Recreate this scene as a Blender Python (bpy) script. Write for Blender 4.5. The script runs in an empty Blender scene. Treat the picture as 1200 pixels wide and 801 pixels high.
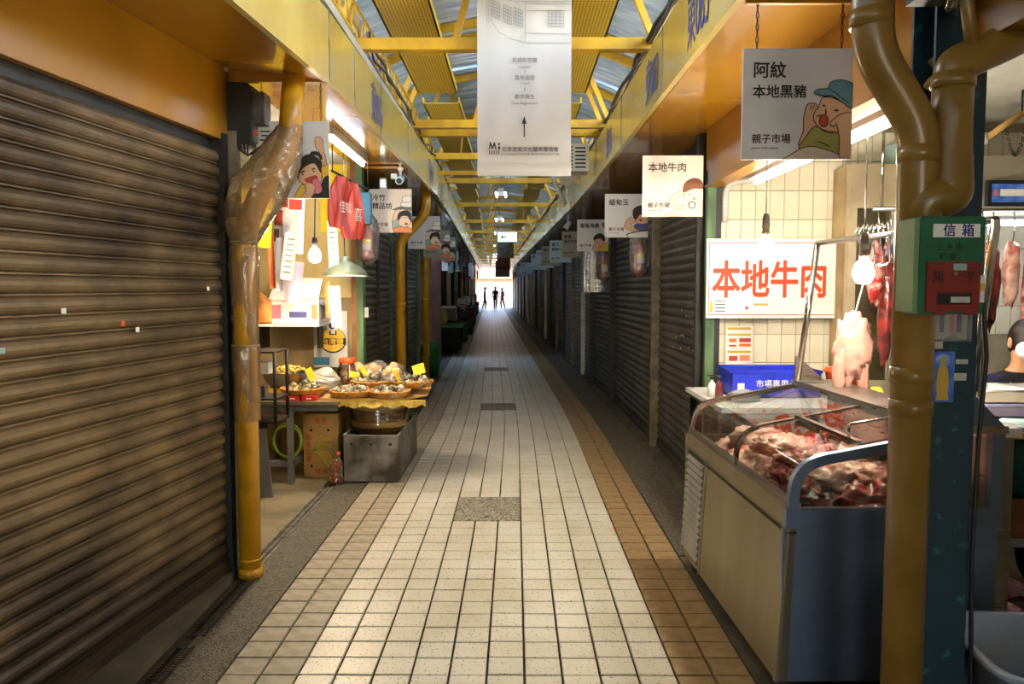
import bpy, bmesh, math, random
from mathutils import Vector, Matrix, noise
R = math.radians
PI = math.pi
random.seed(7)
scn = bpy.context.scene
COL = scn.collection

# ------------------------------------------------------------------ camera, sky, exposure
F = 933.0
cam = bpy.data.objects.new('camera', bpy.data.cameras.new('camera'))
COL.objects.link(cam)
cam.data.sensor_width = 36.0
cam.data.lens = F / 1200 * 36
cam.location = (0, 0, 1.5)
cam.rotation_euler = (PI / 2 - math.atan(62.5 / F), 0, math.atan(4 / F))
cam.data.clip_end = 400
scn.camera = cam

world = bpy.data.worlds.new('sky')
scn.world = world
world.use_nodes = True
wn = world.node_tree.nodes
sky = wn.new('ShaderNodeTexSky')
sky.sky_type = 'NISHITA'
sky.sun_disc = False
sky.sun_elevation = R(48)
sky.sun_rotation = R(150)
wn['Background'].inputs['Strength'].default_value = 1.45
world.node_tree.links.new(sky.outputs['Color'], wn['Background'].inputs['Color'])

vs = scn.view_settings
vs.view_transform = 'Standard'
vs.look = 'None'
vs.gamma = 1.0
vs.use_curve_mapping = False
vs.exposure = 0.42
scn.cycles.use_denoising = True
scn.cycles.max_bounces = 8
scn.cycles.transparent_max_bounces = 16
scn.cycles.sample_clamp_indirect = 6

# ------------------------------------------------------------------ helpers
def lin(h):
    h = h.lstrip('#')
    o = []
    for i in (0, 2, 4):
        c = int(h[i:i + 2], 16) / 255
        o.append(c / 12.92 if c <= .04045 else ((c + .055) / 1.055) ** 2.4)
    return (*o, 1)

MATS = {}
def pm(name, c1, c2=None, scale=6, rough=.6, metal=0, bump=0, bscale=None, emit=0, lo=.4, hi=.62, coat=0, detail=4, stretch=None, trans=0, alpha=1, rvar=0, spec=.5):
    """procedural principled material: two colours mixed by noise, optional relief"""
    m = bpy.data.materials.new(name); m.use_nodes = True
    nt = m.node_tree; N = nt.nodes; L = nt.links
    b = N['Principled BSDF']
    b.inputs['Base Color'].default_value = lin(c1)
    b.inputs['Roughness'].default_value = rough
    b.inputs['Metallic'].default_value = metal
    b.inputs['Specular IOR Level'].default_value = spec
    b.inputs['Coat Weight'].default_value = coat
    b.inputs['Transmission Weight'].default_value = trans
    b.inputs['Alpha'].default_value = alpha
    if c2 or bump or rvar:
        tc = N.new('ShaderNodeTexCoord'); mp = N.new('ShaderNodeMapping')
        L.new(tc.outputs['Object'], mp.inputs['Vector'])
        if stretch: mp.inputs['Scale'].default_value = stretch
        nz = N.new('ShaderNodeTexNoise'); nz.inputs['Scale'].default_value = scale; nz.inputs['Detail'].default_value = detail
        L.new(mp.outputs['Vector'], nz.inputs['Vector'])
        if c2:
            cr = N.new('ShaderNodeValToRGB')
            cr.color_ramp.elements[0].position = lo; cr.color_ramp.elements[0].color = lin(c1)
            cr.color_ramp.elements[1].position = hi; cr.color_ramp.elements[1].color = lin(c2)
            L.new(nz.outputs['Fac'], cr.inputs['Fac']); L.new(cr.outputs['Color'], b.inputs['Base Color'])
        if rvar:
            mr = N.new('ShaderNodeMapRange'); mr.inputs['To Min'].default_value = max(0.02, rough - rvar); mr.inputs['To Max'].default_value = min(1, rough + rvar)
            mr.inputs['From Min'].default_value = .3; mr.inputs['From Max'].default_value = .7
            L.new(nz.outputs['Fac'], mr.inputs['Value']); L.new(mr.outputs['Result'], b.inputs['Roughness'])
        if bump:
            n2 = N.new('ShaderNodeTexNoise'); n2.inputs['Scale'].default_value = bscale or scale; n2.inputs['Detail'].default_value = 3
            L.new(mp.outputs['Vector'], n2.inputs['Vector'])
            bp = N.new('ShaderNodeBump'); bp.inputs['Strength'].default_value = bump; bp.inputs['Distance'].default_value = .01
            L.new(n2.outputs['Fac'], bp.inputs['Height']); L.new(bp.outputs['Normal'], b.inputs['Normal'])
    if emit:
        b.inputs['Emission Color'].default_value = lin(c1); b.inputs['Emission Strength'].default_value = emit
    MATS[name] = m
    return m

def glass(name, tint='ffffff', gloss=.06, rough=.02, haze=0, hazec='ffffff'):
    """thin clear sheet: straight-through plus a fresnel reflection, optional milky haze"""
    m = bpy.data.materials.new(name); m.use_nodes = True
    nt = m.node_tree; N = nt.nodes; L = nt.links
    N.remove(N['Principled BSDF']); out = N['Material Output']
    tr = N.new('ShaderNodeBsdfTransparent'); tr.inputs['Color'].default_value = lin(tint)
    gl = N.new('ShaderNodeBsdfGlossy'); gl.inputs['Roughness'].default_value = rough
    fr = N.new('ShaderNodeFresnel'); fr.inputs['IOR'].default_value = 1.45
    ad = N.new('ShaderNodeMath'); ad.operation = 'ADD'; ad.inputs[1].default_value = gloss; ad.use_clamp = True
    L.new(fr.outputs['Fac'], ad.inputs[0])
    base = tr.outputs[0]
    if haze:
        df = N.new('ShaderNodeBsdfDiffuse'); df.inputs['Color'].default_value = lin(hazec)
        tl = N.new('ShaderNodeBsdfTranslucent'); tl.inputs['Color'].default_value = lin(hazec)
        a0 = N.new('ShaderNodeMixShader'); L.new(df.outputs[0], a0.inputs[1]); L.new(tl.outputs[0], a0.inputs[2])
        tc = N.new('ShaderNodeTexCoord'); nz = N.new('ShaderNodeTexNoise'); nz.inputs['Scale'].default_value = 9
        L.new(tc.outputs['Object'], nz.inputs['Vector'])
        mr = N.new('ShaderNodeMapRange'); mr.inputs['From Min'].default_value = .3; mr.inputs['From Max'].default_value = .7
        mr.inputs['To Min'].default_value = haze * .75; mr.inputs['To Max'].default_value = min(1, haze * 1.25)
        L.new(nz.outputs['Fac'], mr.inputs['Value'])
        a1 = N.new('ShaderNodeMixShader'); L.new(mr.outputs[0], a1.inputs[0]); L.new(base, a1.inputs[1]); L.new(a0.outputs[0], a1.inputs[2])
        base = a1.outputs[0]
        n2 = N.new('ShaderNodeTexNoise'); n2.inputs['Scale'].default_value = 14; L.new(tc.outputs['Object'], n2.inputs['Vector'])
        bp = N.new('ShaderNodeBump'); bp.inputs['Strength'].default_value = .35; bp.inputs['Distance'].default_value = .02
        L.new(n2.outputs['Fac'], bp.inputs['Height']); L.new(bp.outputs['Normal'], gl.inputs['Normal']); L.new(bp.outputs['Normal'], fr.inputs['Normal'])
    mx = N.new('ShaderNodeMixShader')
    L.new(ad.outputs[0], mx.inputs[0]); L.new(base, mx.inputs[1]); L.new(gl.outputs[0], mx.inputs[2])
    L.new(mx.outputs[0], out.inputs['Surface'])
    MATS[name] = m
    return m

def emi(name, c, s):
    m = bpy.data.materials.new(name); m.use_nodes = True
    nt = m.node_tree; nt.nodes.remove(nt.nodes['Principled BSDF'])
    e = nt.nodes.new('ShaderNodeEmission'); e.inputs['Color'].default_value = lin(c); e.inputs['Strength'].default_value = s
    nt.links.new(e.outputs[0], nt.nodes['Material Output'].inputs['Surface'])
    MATS[name] = m
    return m

class MB:
    """collects shapes into one mesh"""
    def __init__(s): s.v = []; s.f = []; s.mi = []; s.cur = 0; s.sm = []
    def add(s, vs_, fs, smooth=False):
        o = len(s.v); s.v += [tuple(p) for p in vs_]
        for f in fs: s.f.append([i + o for i in f]); s.mi.append(s.cur); s.sm.append(smooth)
        return s
    def bx(s, x0, x1, y0, y1, z0, z1):
        return s.add([(x0, y0, z0), (x1, y0, z0), (x1, y1, z0), (x0, y1, z0), (x0, y0, z1), (x1, y0, z1), (x1, y1, z1), (x0, y1, z1)],
                     [(0, 3, 2, 1), (4, 5, 6, 7), (0, 1, 5, 4), (1, 2, 6, 5), (2, 3, 7, 6), (3, 0, 4, 7)])
    def bev(s, x0, x1, y0, y1, z0, z1, b):
        """box with chamfered top"""
        return s.add([(x0, y0, z0), (x1, y0, z0), (x1, y1, z0), (x0, y1, z0), (x0, y0, z1 - b), (x1, y0, z1 - b), (x1, y1, z1 - b), (x0, y1, z1 - b),
                      (x0 + b, y0 + b, z1), (x1 - b, y0 + b, z1), (x1 - b, y1 - b, z1), (x0 + b, y1 - b, z1)],
                     [(0, 1, 5, 4), (1, 2, 6, 5), (2, 3, 7, 6), (3, 0, 4, 7), (4, 5, 9, 8), (5, 6, 10, 9), (6, 7, 11, 10), (7, 4, 8, 11), (8, 9, 10, 11), (0, 3, 2, 1)])
    def bar(s, p0, p1, w, h, up=(0, 0, 1)):
        """rectangular bar between two points; w across, h along up"""
        p0 = Vector(p0); p1 = Vector(p1); d = (p1 - p0).normalized(); u = Vector(up)
        sd = d.cross(u)
        if sd.length < 1e-4: sd = d.cross(Vector((1, 0, 0)))
        sd.normalize(); u = sd.cross(d).normalized()
        a = sd * w / 2; b = u * h / 2
        q = []
        for p in (p0, p1): q += [p - a - b, p + a - b, p + a + b, p - a + b]
        return s.add(q, [(0, 1, 2, 3), (4, 7, 6, 5), (0, 4, 5, 1), (1, 5, 6, 2), (2, 6, 7, 3), (3, 7, 4, 0)])
    def tube(s, pts, r, n=12, caps=True, closed=False):
        P = [Vector(p) for p in pts]; K = len(P)
        rs = r if isinstance(r, (list, tuple)) else [r] * K
        ts = []
        for i in range(K):
            a = P[i - 1] if i > 0 else (P[-1] if closed else P[0]); b = P[i + 1] if i < K - 1 else (P[0] if closed else P[-1])
            ts.append((b - a).normalized())
        ref = Vector((0, 0, 1)) if abs(ts[0].z) < .9 else Vector((1, 0, 0))
        u = ts[0].cross(ref).normalized(); V = []
        for i in range(K):
            u = (u - ts[i] * u.dot(ts[i])).normalized(); w = ts[i].cross(u)
            for k in range(n):
                a = 2 * PI * k / n
                V.append(P[i] + (u * math.cos(a) + w * math.sin(a)) * rs[i])
        Fc = []
        for i in range(K if closed else K - 1):
            j = (i + 1) % K
            for k in range(n):
                k2 = (k + 1) % n
                Fc.append((i * n + k, i * n + k2, j * n + k2, j * n + k))
        s.add(V, Fc, True)
        if caps and not closed:
            o = len(s.v) - len(V)
            s.f.append([o + k for k in range(n)][::-1]); s.mi.append(s.cur); s.sm.append(False)
            s.f.append([o + (K - 1) * n + k for k in range(n)]); s.mi.append(s.cur); s.sm.append(False)
        return s
    def cyl(s, p0, p1, r, n=14, r2=None): return s.tube([p0, p1], [r, r if r2 is None else r2], n)
    def lathe(s, prof, c=(0, 0, 0), n=24, squash=1, caps=True):
        V = []; K = len(prof)
        for r, z in prof:
            for k in range(n):
                a = 2 * PI * k / n
                V.append((c[0] + r * math.cos(a), c[1] + r * squash * math.sin(a), c[2] + z))
        Fc = [(i * n + k, i * n + (k + 1) % n, (i + 1) * n + (k + 1) % n, (i + 1) * n + k) for i in range(K - 1) for k in range(n)]
        s.add(V, Fc, True); o = len(s.v) - len(V)
        if caps and prof[0][0] > 1e-5: s.f.append([o + k for k in range(n)][::-1]); s.mi.append(s.cur); s.sm.append(False)
        if caps and prof[-1][0] > 1e-5: s.f.append([o + (K - 1) * n + k for k in range(n)]); s.mi.append(s.cur); s.sm.append(False)
        return s
    def ball(s, c, r, nu=14, nv=9, fn=None):
        if not isinstance(r, (tuple, list)): r = (r, r, r)
        V = [(0, 0, -1)]
        for i in range(1, nv):
            t = -PI / 2 + PI * i / nv
            for k in range(nu):
                a = 2 * PI * k / nu
                V.append((math.cos(t) * math.cos(a), math.cos(t) * math.sin(a), math.sin(t)))
        V.append((0, 0, 1))
        Fc = []
        for k in range(nu):
            Fc.append((0, 1 + (k + 1) % nu, 1 + k))
            Fc.append((len(V) - 1, 1 + (nv - 2) * nu + k, 1 + (nv - 2) * nu + (k + 1) % nu))
        for i in range(nv - 2):
            for k in range(nu):
                a = 1 + i * nu + k; b = 1 + i * nu + (k + 1) % nu
                Fc.append((a, b, b + nu, a + nu))
        Q = []
        for v in V:
            m = fn(Vector(v)) if fn else 1
            Q.append((c[0] + v[0] * r[0] * m, c[1] + v[1] * r[1] * m, c[2] + v[2] * r[2] * m))
        return s.add(Q, Fc, True)
    def prism(s, pts, fa, fb):
        """closed outline extruded between two mappings of (a,b) -> point"""
        n = len(pts)
        V = [fa(*p) for p in pts] + [fb(*p) for p in pts]
        return s.add(V, [tuple(range(n)), tuple(range(2 * n - 1, n - 1, -1))] + [(i, n + i, n + (i + 1) % n, (i + 1) % n) for i in range(n)])
    def grid(s, fn, nu, nv, smooth=True):
        V = [fn(i / nu, j / nv) for j in range(nv + 1) for i in range(nu + 1)]
        return s.add(V, [(j * (nu + 1) + i, j * (nu + 1) + i + 1, (j + 1) * (nu + 1) + i + 1, (j + 1) * (nu + 1) + i) for j in range(nv) for i in range(nu)], smooth)
    def mesh(s, name):
        me = bpy.data.meshes.new(name); me.from_pydata(s.v, [], s.f); me.update()
        me.polygons.foreach_set('use_smooth', s.sm)
        me.polygons.foreach_set('material_index', s.mi)
        return me
    def build(s, name, mat, parent=None, loc=(0, 0, 0), rz=0, fix=True):
        me = s.mesh(name)
        if fix:
            bm = bmesh.new(); bm.from_mesh(me); bmesh.ops.recalc_face_normals(bm, faces=bm.faces); bm.to_mesh(me); bm.free()
        for m in (mat if isinstance(mat, (list, tuple)) else [mat]): me.materials.append(MATS[m] if isinstance(m, str) else m)
        return link(name, me, parent, loc, rz)

def link(name, me, parent=None, loc=(0, 0, 0), rz=0, rot=None):
    o = bpy.data.objects.new(name, me); COL.objects.link(o)
    o.parent = parent; o.location = loc; o.rotation_euler = rot or (0, 0, rz)
    return o
def tag(o, label, cat, group=None):
    o['label'] = label; o['category'] = cat
    if group: o['group'] = group
    return o
def thing(name, label, cat, loc=(0, 0, 0), rz=0, group=None, rot=None):
    return tag(link(name, None, None, loc, rz, rot), label, cat, group)
def struct(name, loc=(0, 0, 0), rz=0):
    o = link(name, None, None, loc, rz); o['kind'] = 'structure'; return o
def sbuild(mb, name, mat, loc=(0, 0, 0), rz=0):
    o = mb.build(name, mat, None, loc, rz); o['kind'] = 'structure'; return o
def copy_tree(o, parent=None):
    c = o.copy(); COL.objects.link(c); c.parent = parent
    for ch in list(o.children): copy_tree(ch, c)
    return c
ORD = ['first', 'second', 'third', 'fourth', 'fifth', 'sixth', 'seventh', 'eighth', 'ninth', 'tenth', 'eleventh', 'twelfth', 'thirteenth', 'fourteenth']

def cur(s):
    """sideways drift of the alley: it bends a little to the left past 7.5 m"""
    if s < 7.5: return 0.0
    if s < 10.5: return -.005 * (s - 7.5) ** 2
    return -.045 - .03 * (s - 10.5)
def W(d, s, z=0): return (d + cur(s), s, z)

def text_mesh(txt, size, bold=0.0, extrude=.0006, align='LEFT', spacing=1.0):
    cu = bpy.data.curves.new('lettering', 'FONT'); cu.body = txt; cu.size = size; cu.align_x = align
    cu.offset = 0; cu.extrude = extrude; cu.resolution_u = 3; cu.space_character = spacing
    o = bpy.data.objects.new('lettering', cu); COL.objects.link(o)
    dg = bpy.context.evaluated_depsgraph_get()
    me = bpy.data.meshes.new_from_object(o.evaluated_get(dg))
    bpy.data.objects.remove(o); bpy.data.curves.remove(cu)
    if bold > .0105:
        # heavier strokes: the same glyphs a few times, shifted by a fraction of the stroke
        b = bold * size; bm = bmesh.new()
        for i, (dx, dy) in enumerate(((0, 0), (b, 0), (-b, 0), (0, b), (0, -b), (b * .7, b * .7), (-b * .7, b * .7), (b * .7, -b * .7), (-b * .7, -b * .7))):
            n0 = len(bm.verts); bm.from_mesh(me); bm.verts.ensure_lookup_table()
            for v in list(bm.verts)[n0:]: v.co.x += dx; v.co.y += dy; v.co.z += i * 2e-5
        bm.to_mesh(me); bm.free()
    return me
def text(parent, txt, size, x, z, mat, y=-.008, bold=.012, align='LEFT', rot=(PI / 2, 0, 0), spacing=1.0, name='lettering', sx=1):
    me = text_mesh(txt, size, bold, align=align, spacing=spacing)
    me.materials.clear(); me.materials.append(MATS[mat])
    o = link(name, me, parent, (x, y, z), rot=rot); o.scale = (sx, 1, 1)
    return o
def smoothloop(p, k=4):
    n = len(p); out = []
    for i in range(n):
        a, b, c, d = p[i - 1], p[i], p[(i + 1) % n], p[(i + 2) % n]
        for j in range(k):
            t = j / k
            out.append(tuple(.5 * (2 * b[q] + (c[q] - a[q]) * t + (2 * a[q] - 5 * b[q] + 4 * c[q] - d[q]) * t * t + (3 * b[q] - a[q] - 3 * c[q] + d[q]) * t ** 3) for q in (0, 1)))
    return out
def ell(cx, cy, rx, ry=None, n=20):
    ry = ry or rx
    return [(cx + rx * math.cos(2 * PI * i / n), cy + ry * math.sin(2 * PI * i / n)) for i in range(n)]
def flat(parent, name, pts, mat, layer=0, y0=-.0075, t=.0008):
    """thin printed shape standing in the local x-z plane, seen from -y"""
    ya = y0 - layer * t; n = len(pts)
    m = MB(); m.prism(pts, lambda a, b: (a, ya, b), lambda a, b: (a, ya - t * .9, b))
    return m.build(name, mat, parent)

# ------------------------------------------------------------------ materials
pm('grout', '3a3227', '241f18', 9, .9)
pm('tile_plain', 'b0a692', '9c927e', 14, .55, bump=.15, bscale=60)
pm('tile_orange', 'a08660', '8f744c', 14, .5, bump=.15, bscale=60)
pm('concrete', '8c7f62', '6b6048', 3, .8, bump=.3, bscale=20)
pm('concrete_dark', '3d372b', '57503f', 4, .85, bump=.4, bscale=18)
pm('wall_stain', '8a7350', 'a89368', 3, .85, bump=.2, bscale=12)
pm('steel_drain', 'a09e98', '7c776c', 12, .4, metal=.4)
pm('rust_dark', '3a2c1c', '1d1812', 10, .8, bump=.4, bscale=30)
pm('fascia_paint', 'cab262', 'b89a46', 1.6, .2, coat=.15, bump=.12, bscale=5, rvar=.08)
pm('soffit_paint', 'b47e14', 'a4700e', 1.2, .2, coat=.4, bump=.04, bscale=3)
pm('lintel_paint', 'a8720e', '98650a', 1.4, .32, bump=.05, bscale=6)
pm('beam_yellow', 'd6a618', 'b88a12', 5, .4, bump=.1, bscale=20)
pm('pipe_yellow', 'c08a16', '8a6214', 7, .32, bump=.08, bscale=25, lo=.5, hi=.75)
pm('pipe_yellow_old', '967234', '80602a', 5, .3, bump=.05, bscale=20)
pm('roof_metal', 'd2dce2', 'a4b4be', 2.2, .32, metal=.2, bump=.25, bscale=9, stretch=(1, 3, 1))
pm('roof_paint', 'c4c2ba', 'a8a69c', 3, .7)
pm('white_paint', 'd8d6cc', 'bdb8a8', 4, .5)
pm('black_plastic', '17181a', '0d0e10', 6, .5)
pm('black_iron', '1b1a18', '2a2520', 8, .55, metal=.3)
pm('cable_grey', '6b665c', '413c33', 8, .6)
pm('cable_tan', 'a98c4e', '6d5a34', 8, .6)
pm('stainless', 'a6a49c', 'a09d95', 5, .33, metal=1, bump=.03, bscale=90, stretch=(1, 1, 14), rvar=.08)
pm('stainless_worn', '91866c', '887d64', 3, .45, metal=.7, bump=.02, bscale=120, stretch=(1, 1, .1), rvar=.05)
pm('stall_cream', 'd2bc7c', 'c0a868', 3, .7)
pm('louvre_steel', '8f8d86', '7c7a72', 6, .45, metal=.5)
pm('hood_steel', 'a39c8a', '958e7c', 3, .5, metal=.4)
pm('card_blue', '2f5ac0', '5a86dc', 18, .5)
pm('stainless_cool_lit', '76849e', '68768e', 4, .4, metal=.7, bump=.03, bscale=70, rvar=.06)  # near end of the case: bluish daylight put into the steel colour
pm('chrome', 'c9c7c0', 'b8b5ac', 5, .16, metal=1)
pm('green_post', '5e7a4e', '3d5638', 9, .6, bump=.3, bscale=30, stretch=(1, 1, .3))
pm('teal_post', '12303c', '2c6a64', 22, .55, bump=.3, bscale=40, lo=.62, hi=.72)
pm('post_tan', '8a7d62', '6a5f4a', 8, .6, bump=.2)
pm('post_dark', '1c1b19', '2a2824', 8, .6)
pm('tile_white', 'e9e2cb', 'dcd3b6', 2.5, .18, coat=.4)
pm('wall_grout', '9a8f74', '857a60', 6, .8)
pm('ceiling_white', 'd5d3c8', 'c0bdae', 3, .7)
pm('sign_white', 'd9d9d6', 'cfcfca', 3, .55)
pm('sign_board', 'e6e0da', 'ddd6cf', 3, .4)
pm('ink_black', '1a1816'); pm('ink_brown', '4a2a1a'); pm('ink_red', 'd8401c'); pm('ink_orange', 'e8702a'); pm('ink_vermilion', 'cc3d10')
pm('ink_border', 'c85a4a'); pm('ink_blue', '222e80', rough=.4); pm('ink_grey', '6e6d6a'); pm('ink_green', '2fa574')
pm('ink_darkred', '5c2018'); pm('ink_line', '8c919c')
pm('skin_print', 'd9ab84'); pm('skin_pale', 'ecd2b4'); pm('cap_teal', '5b8a92'); pm('shirt_olive', 'a09a4c'); pm('apron_cream', 'd6c2aa')
pm('hair_black', '26211f'); pm('hair_brown', '7a4528'); pm('print_red', 'b5402e'); pm('print_pink', 'd8788a'); pm('print_yellow', 'e2b43a')
pm('print_purple', '56568c'); pm('print_orange', 'e08a5a'); pm('print_teal', '9ab8b4'); pm('print_white', 'f2efe6'); pm('print_gold', 'c8a23c')
pm('banner_cloth', 'cbc7c4', 'c0bcb9', 2, .75, bump=.15, bscale=6, trans=0)
pm('paper_white', 'eae8e2', 'dcd9d0', 5, .75); pm('paper_yellow', 'f0cf1e', 'e3bf18', 4, .7); pm('paper_grey', 'c9c8c4', 'b4b3ae', 9, .75)
pm('paper_lilac', 'cdb6cc', 'bca6be', 6, .75); pm('orange_bag', 'e89a4a', 'd6802e', 6, .5)
pm('cardboard', 'c49a58', 'ab8448', 5, .8, bump=.1); pm('cardboard_dark', '7a5c34', '5c4526', 5, .85)
pm('red_plastic', 'c8281c', 'b01f16', 5, .4); pm('blue_plastic', '2436c8', '1c2ba8', 4, .4); pm('green_plastic', '2c7a3c', '1f5c2d', 5, .5)
pm('teal_plastic', '0f5a54', '0b4540', 4, .45); pm('orange_plastic', 'e2571c', 'd04a14', 4, .4); pm('white_plastic', 'dcdcd8', 'c6c6c0', 5, .45)
pm('purple_crate', '8c90c0', '7a7eb0', 4, .5); pm('yellow_crate', 'e0b01c', 'cc9c12', 4, .5)
pm('sky_blue_box', '3a7a96', '2c6580', 4, .5); pm('lampshade', '7d8a78', '687462', 5, .4, metal=.2)
pm('mail_green', '1f6b4a', '185a3e', 6, .45); pm('mail_side', '7d9a6c', '6c885c', 6, .5); pm('mail_red', '8c2a22', '76221c', 6, .45)
pm('basket', 'c98f3a', 'a86f26', 30, .7, bump=.6, bscale=60); pm('mushroom', '9c9478', '574e3a', 40, .75, lo=.4, hi=.66); pm('mushroom_pale', 'd8d2c2', '8a8472', 45, .7)
pm('mushroom_light', 'a8a290', '6a6252', 40, .75); pm('noodle', 'e8c860', 'd8a840', 30, .6); pm('dried_orange', 'd89a58', 'ead0a8', 34, .6)
pm('meat', '8c1c18', 'dca090', 12, .28, bump=.6, bscale=26, lo=.44, hi=.68, coat=.3, stretch=(1, 2.6, 1.6)); pm('bag_red_opaque', 'c8382c', 'e0685a', 5, .4, bump=.3, bscale=12, stretch=(6, 1, .4)); pm('meat_fat', 'e6bea8', 'b0443a', 10, .3, bump=.6, bscale=24, lo=.42, hi=.68, coat=.3, stretch=(1, 2.4, 1.6))
pm('meat_dark', '4a1614', '8c3028', 10, .28, bump=.6, bscale=22, coat=.4); pm('meat_pale', 'c49484', 'b07c6c', 8, .4, bump=.4, bscale=20)
pm('barrel', '5a3c22', '8c5f30', 6, .25, coat=.6, bump=.3, bscale=18, stretch=(1, 1, 4)); pm('tin', '8c8578', '3f372a', 4, .4, metal=.7, lo=.35, hi=.6, bump=.1)
pm('board_grey', '6f6f6c', '5c5b56', 4, .6); pm('hose', 'a8c83c', '8aa82c', 6, .4)
pm('door_brown', '5a2e1c', '48241a', 4, .6); pm('cream_panel', 'a89878', '94856a', 4, .6)
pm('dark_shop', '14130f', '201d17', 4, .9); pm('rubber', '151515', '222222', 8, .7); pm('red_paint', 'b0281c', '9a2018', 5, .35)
pm('skin', 'd9a074', 'cf9468', 8, .5); pm('hair', '1b1512', '2a201a', 30, .5); pm('cloth_navy', '23244a', '1c1d3c', 30, .9); pm('cloth_black', '191a1e', '121316', 20, .9)
pm('cloth_white', 'eceef4', 'dfe2ec', 20, .8); pm('cloth_blue', '2c3a66', '24305a', 20, .9); pm('cloth_pink', 'b04a5c', '983e50', 20, .9); pm('wood', '8a5a2c', '6e4620', 6, .6, stretch=(1, 8, 1))
pm('pink_bag', 'e05a9a', 'f0c8dc', 14, .4); pm('foam', '94a0b4', '808ca0', 4, .6); pm('conduit', 'cfcac0', 'b5b0a4', 6, .4); pm('lamp_case', 'c9cacb', 'b4b6b8', 5, .4)
pm('facade', 'd8a898', 'c89484', 3, .8); pm('screen_blue', '1c4a9a', '2a6ac0', 3, .3, emit=.6); pm('ac_white', 'd9d9d2', 'c6c6be', 4, .5)
pm('grease', '5c5138', '443c28', 4, .6)
emi('tube_glow', 'dfeeff', 60); emi('tube_warm', 'fff0d8', 60); emi('bulb_warm', 'ffe6c0', 480); emi('bulb_white', 'fff3de', 500); emi('lamp_far', 'dcecf6', 9); emi('lamp_near', 'f0f4ec', 42); emi('lamp_mid', 'eef4f2', 15)
emi('bulb_shade', 'ffe8c4', 800); emi('exit_glow', 'd8fff0', 3.0)
glass('pane', 'f2f6f4', .05); glass('wrap_plastic', 'f4ecd8', .03, .22, .33, 'd8c49c'); glass('bag_plastic', 'f4f4f2', .05, .2, .25, 'f0f0ee'); glass('bag_red', 'f0b0a0', .0, .4, .92, 'd83a2e'); glass('bag_white', 'f4f2ee', .06, .2, .6, 'f2efe8')
glass('jar_glass', 'eef0ec', .06); glass('bottle_amber', 'e8a050', .06, .1, .3, 'd08a3a'); glass('strip_curtain', 'dfe6e8', .08, .15, .25, 'b8c2c6')

def speckle_tile():
    m = bpy.data.materials.new('tile_speckled'); m.use_nodes = True
    nt = m.node_tree; N = nt.nodes; L = nt.links; b = N['Principled BSDF']
    g = N.new('ShaderNodeNewGeometry')
    vo = N.new('ShaderNodeTexVoronoi'); vo.inputs['Scale'].default_value = 70; vo.inputs['Randomness'].default_value = 1
    L.new(g.outputs['Position'], vo.inputs['Vector'])
    r1 = N.new('ShaderNodeValToRGB'); r1.color_ramp.elements[0].position = .16; r1.color_ramp.elements[0].color = lin('5e5340')
    r1.color_ramp.elements[1].position = .3; r1.color_ramp.elements[1].color = (1, 1, 1, 1)
    L.new(vo.outputs['Distance'], r1.inputs['Fac'])
    nz = N.new('ShaderNodeTexNoise'); nz.inputs['Scale'].default_value = 2.2; L.new(g.outputs['Position'], nz.inputs['Vector'])
    r2 = N.new('ShaderNodeValToRGB'); r2.color_ramp.elements[0].position = .35; r2.color_ramp.elements[0].color = lin('cdc5b0'); r2.color_ramp.elements[1].position = .65; r2.color_ramp.elements[1].color = lin('ddd8cb')
    L.new(nz.outputs['Fac'], r2.inputs['Fac'])
    n3 = N.new('ShaderNodeTexNoise'); n3.inputs['Scale'].default_value = 60; L.new(g.outputs['Position'], n3.inputs['Vector'])
    r3 = N.new('ShaderNodeMapRange'); r3.inputs['From Min'].default_value = .45; r3.inputs['From Max'].default_value = .55; L.new(n3.outputs['Fac'], r3.inputs['Value'])
    mx = N.new('ShaderNodeMix'); mx.data_type = 'RGBA'; mx.blend_type = 'MULTIPLY'
    L.new(r3.outputs[0], mx.inputs['Factor']); L.new(r2.outputs['Color'], mx.inputs['A']); L.new(r1.outputs['Color'], mx.inputs['B'])
    L.new(mx.outputs['Result'], b.inputs['Base Color'])
    b.inputs['Roughness'].default_value = .38
    bp = N.new('ShaderNodeBump'); bp.inputs['Strength'].default_value = .12; bp.inputs['Distance'].default_value = .004
    L.new(n3.outputs['Fac'], bp.inputs['Height']); L.new(bp.outputs['Normal'], b.inputs['Normal'])
    MATS['tile_speckled'] = m
speckle_tile()
def aggregate(name, a, bcol, sc):
    m = bpy.data.materials.new(name); m.use_nodes = True
    nt = m.node_tree; N = nt.nodes; L = nt.links; b = N['Principled BSDF']
    tc = N.new('ShaderNodeTexCoord'); vo = N.new('ShaderNodeTexVoronoi'); vo.inputs['Scale'].default_value = sc
    L.new(tc.outputs['Object'], vo.inputs['Vector'])
    r = N.new('ShaderNodeValToRGB'); r.color_ramp.elements[0].color = lin(a); r.color_ramp.elements[1].color = lin(bcol); r.color_ramp.elements[1].position = .9
    sp = N.new('ShaderNodeSeparateColor'); L.new(vo.outputs['Color'], sp.inputs['Color']); L.new(sp.outputs['Red'], r.inputs['Fac'])
    L.new(r.outputs['Color'], b.inputs['Base Color']); b.inputs['Roughness'].default_value = .6
    bp = N.new('ShaderNodeBump'); bp.inputs['Strength'].default_value = .6; bp.inputs['Distance'].default_value = .006
    L.new(vo.outputs['Distance'], bp.inputs['Height']); bp.invert = True; L.new(bp.outputs['Normal'], b.inputs['Normal'])
    MATS[name] = m
aggregate('aggregate_floor', '2e2a22', '746d5c', 110)
aggregate('granite_cover', '3c3a34', 'b4ac98', 90)
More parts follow.
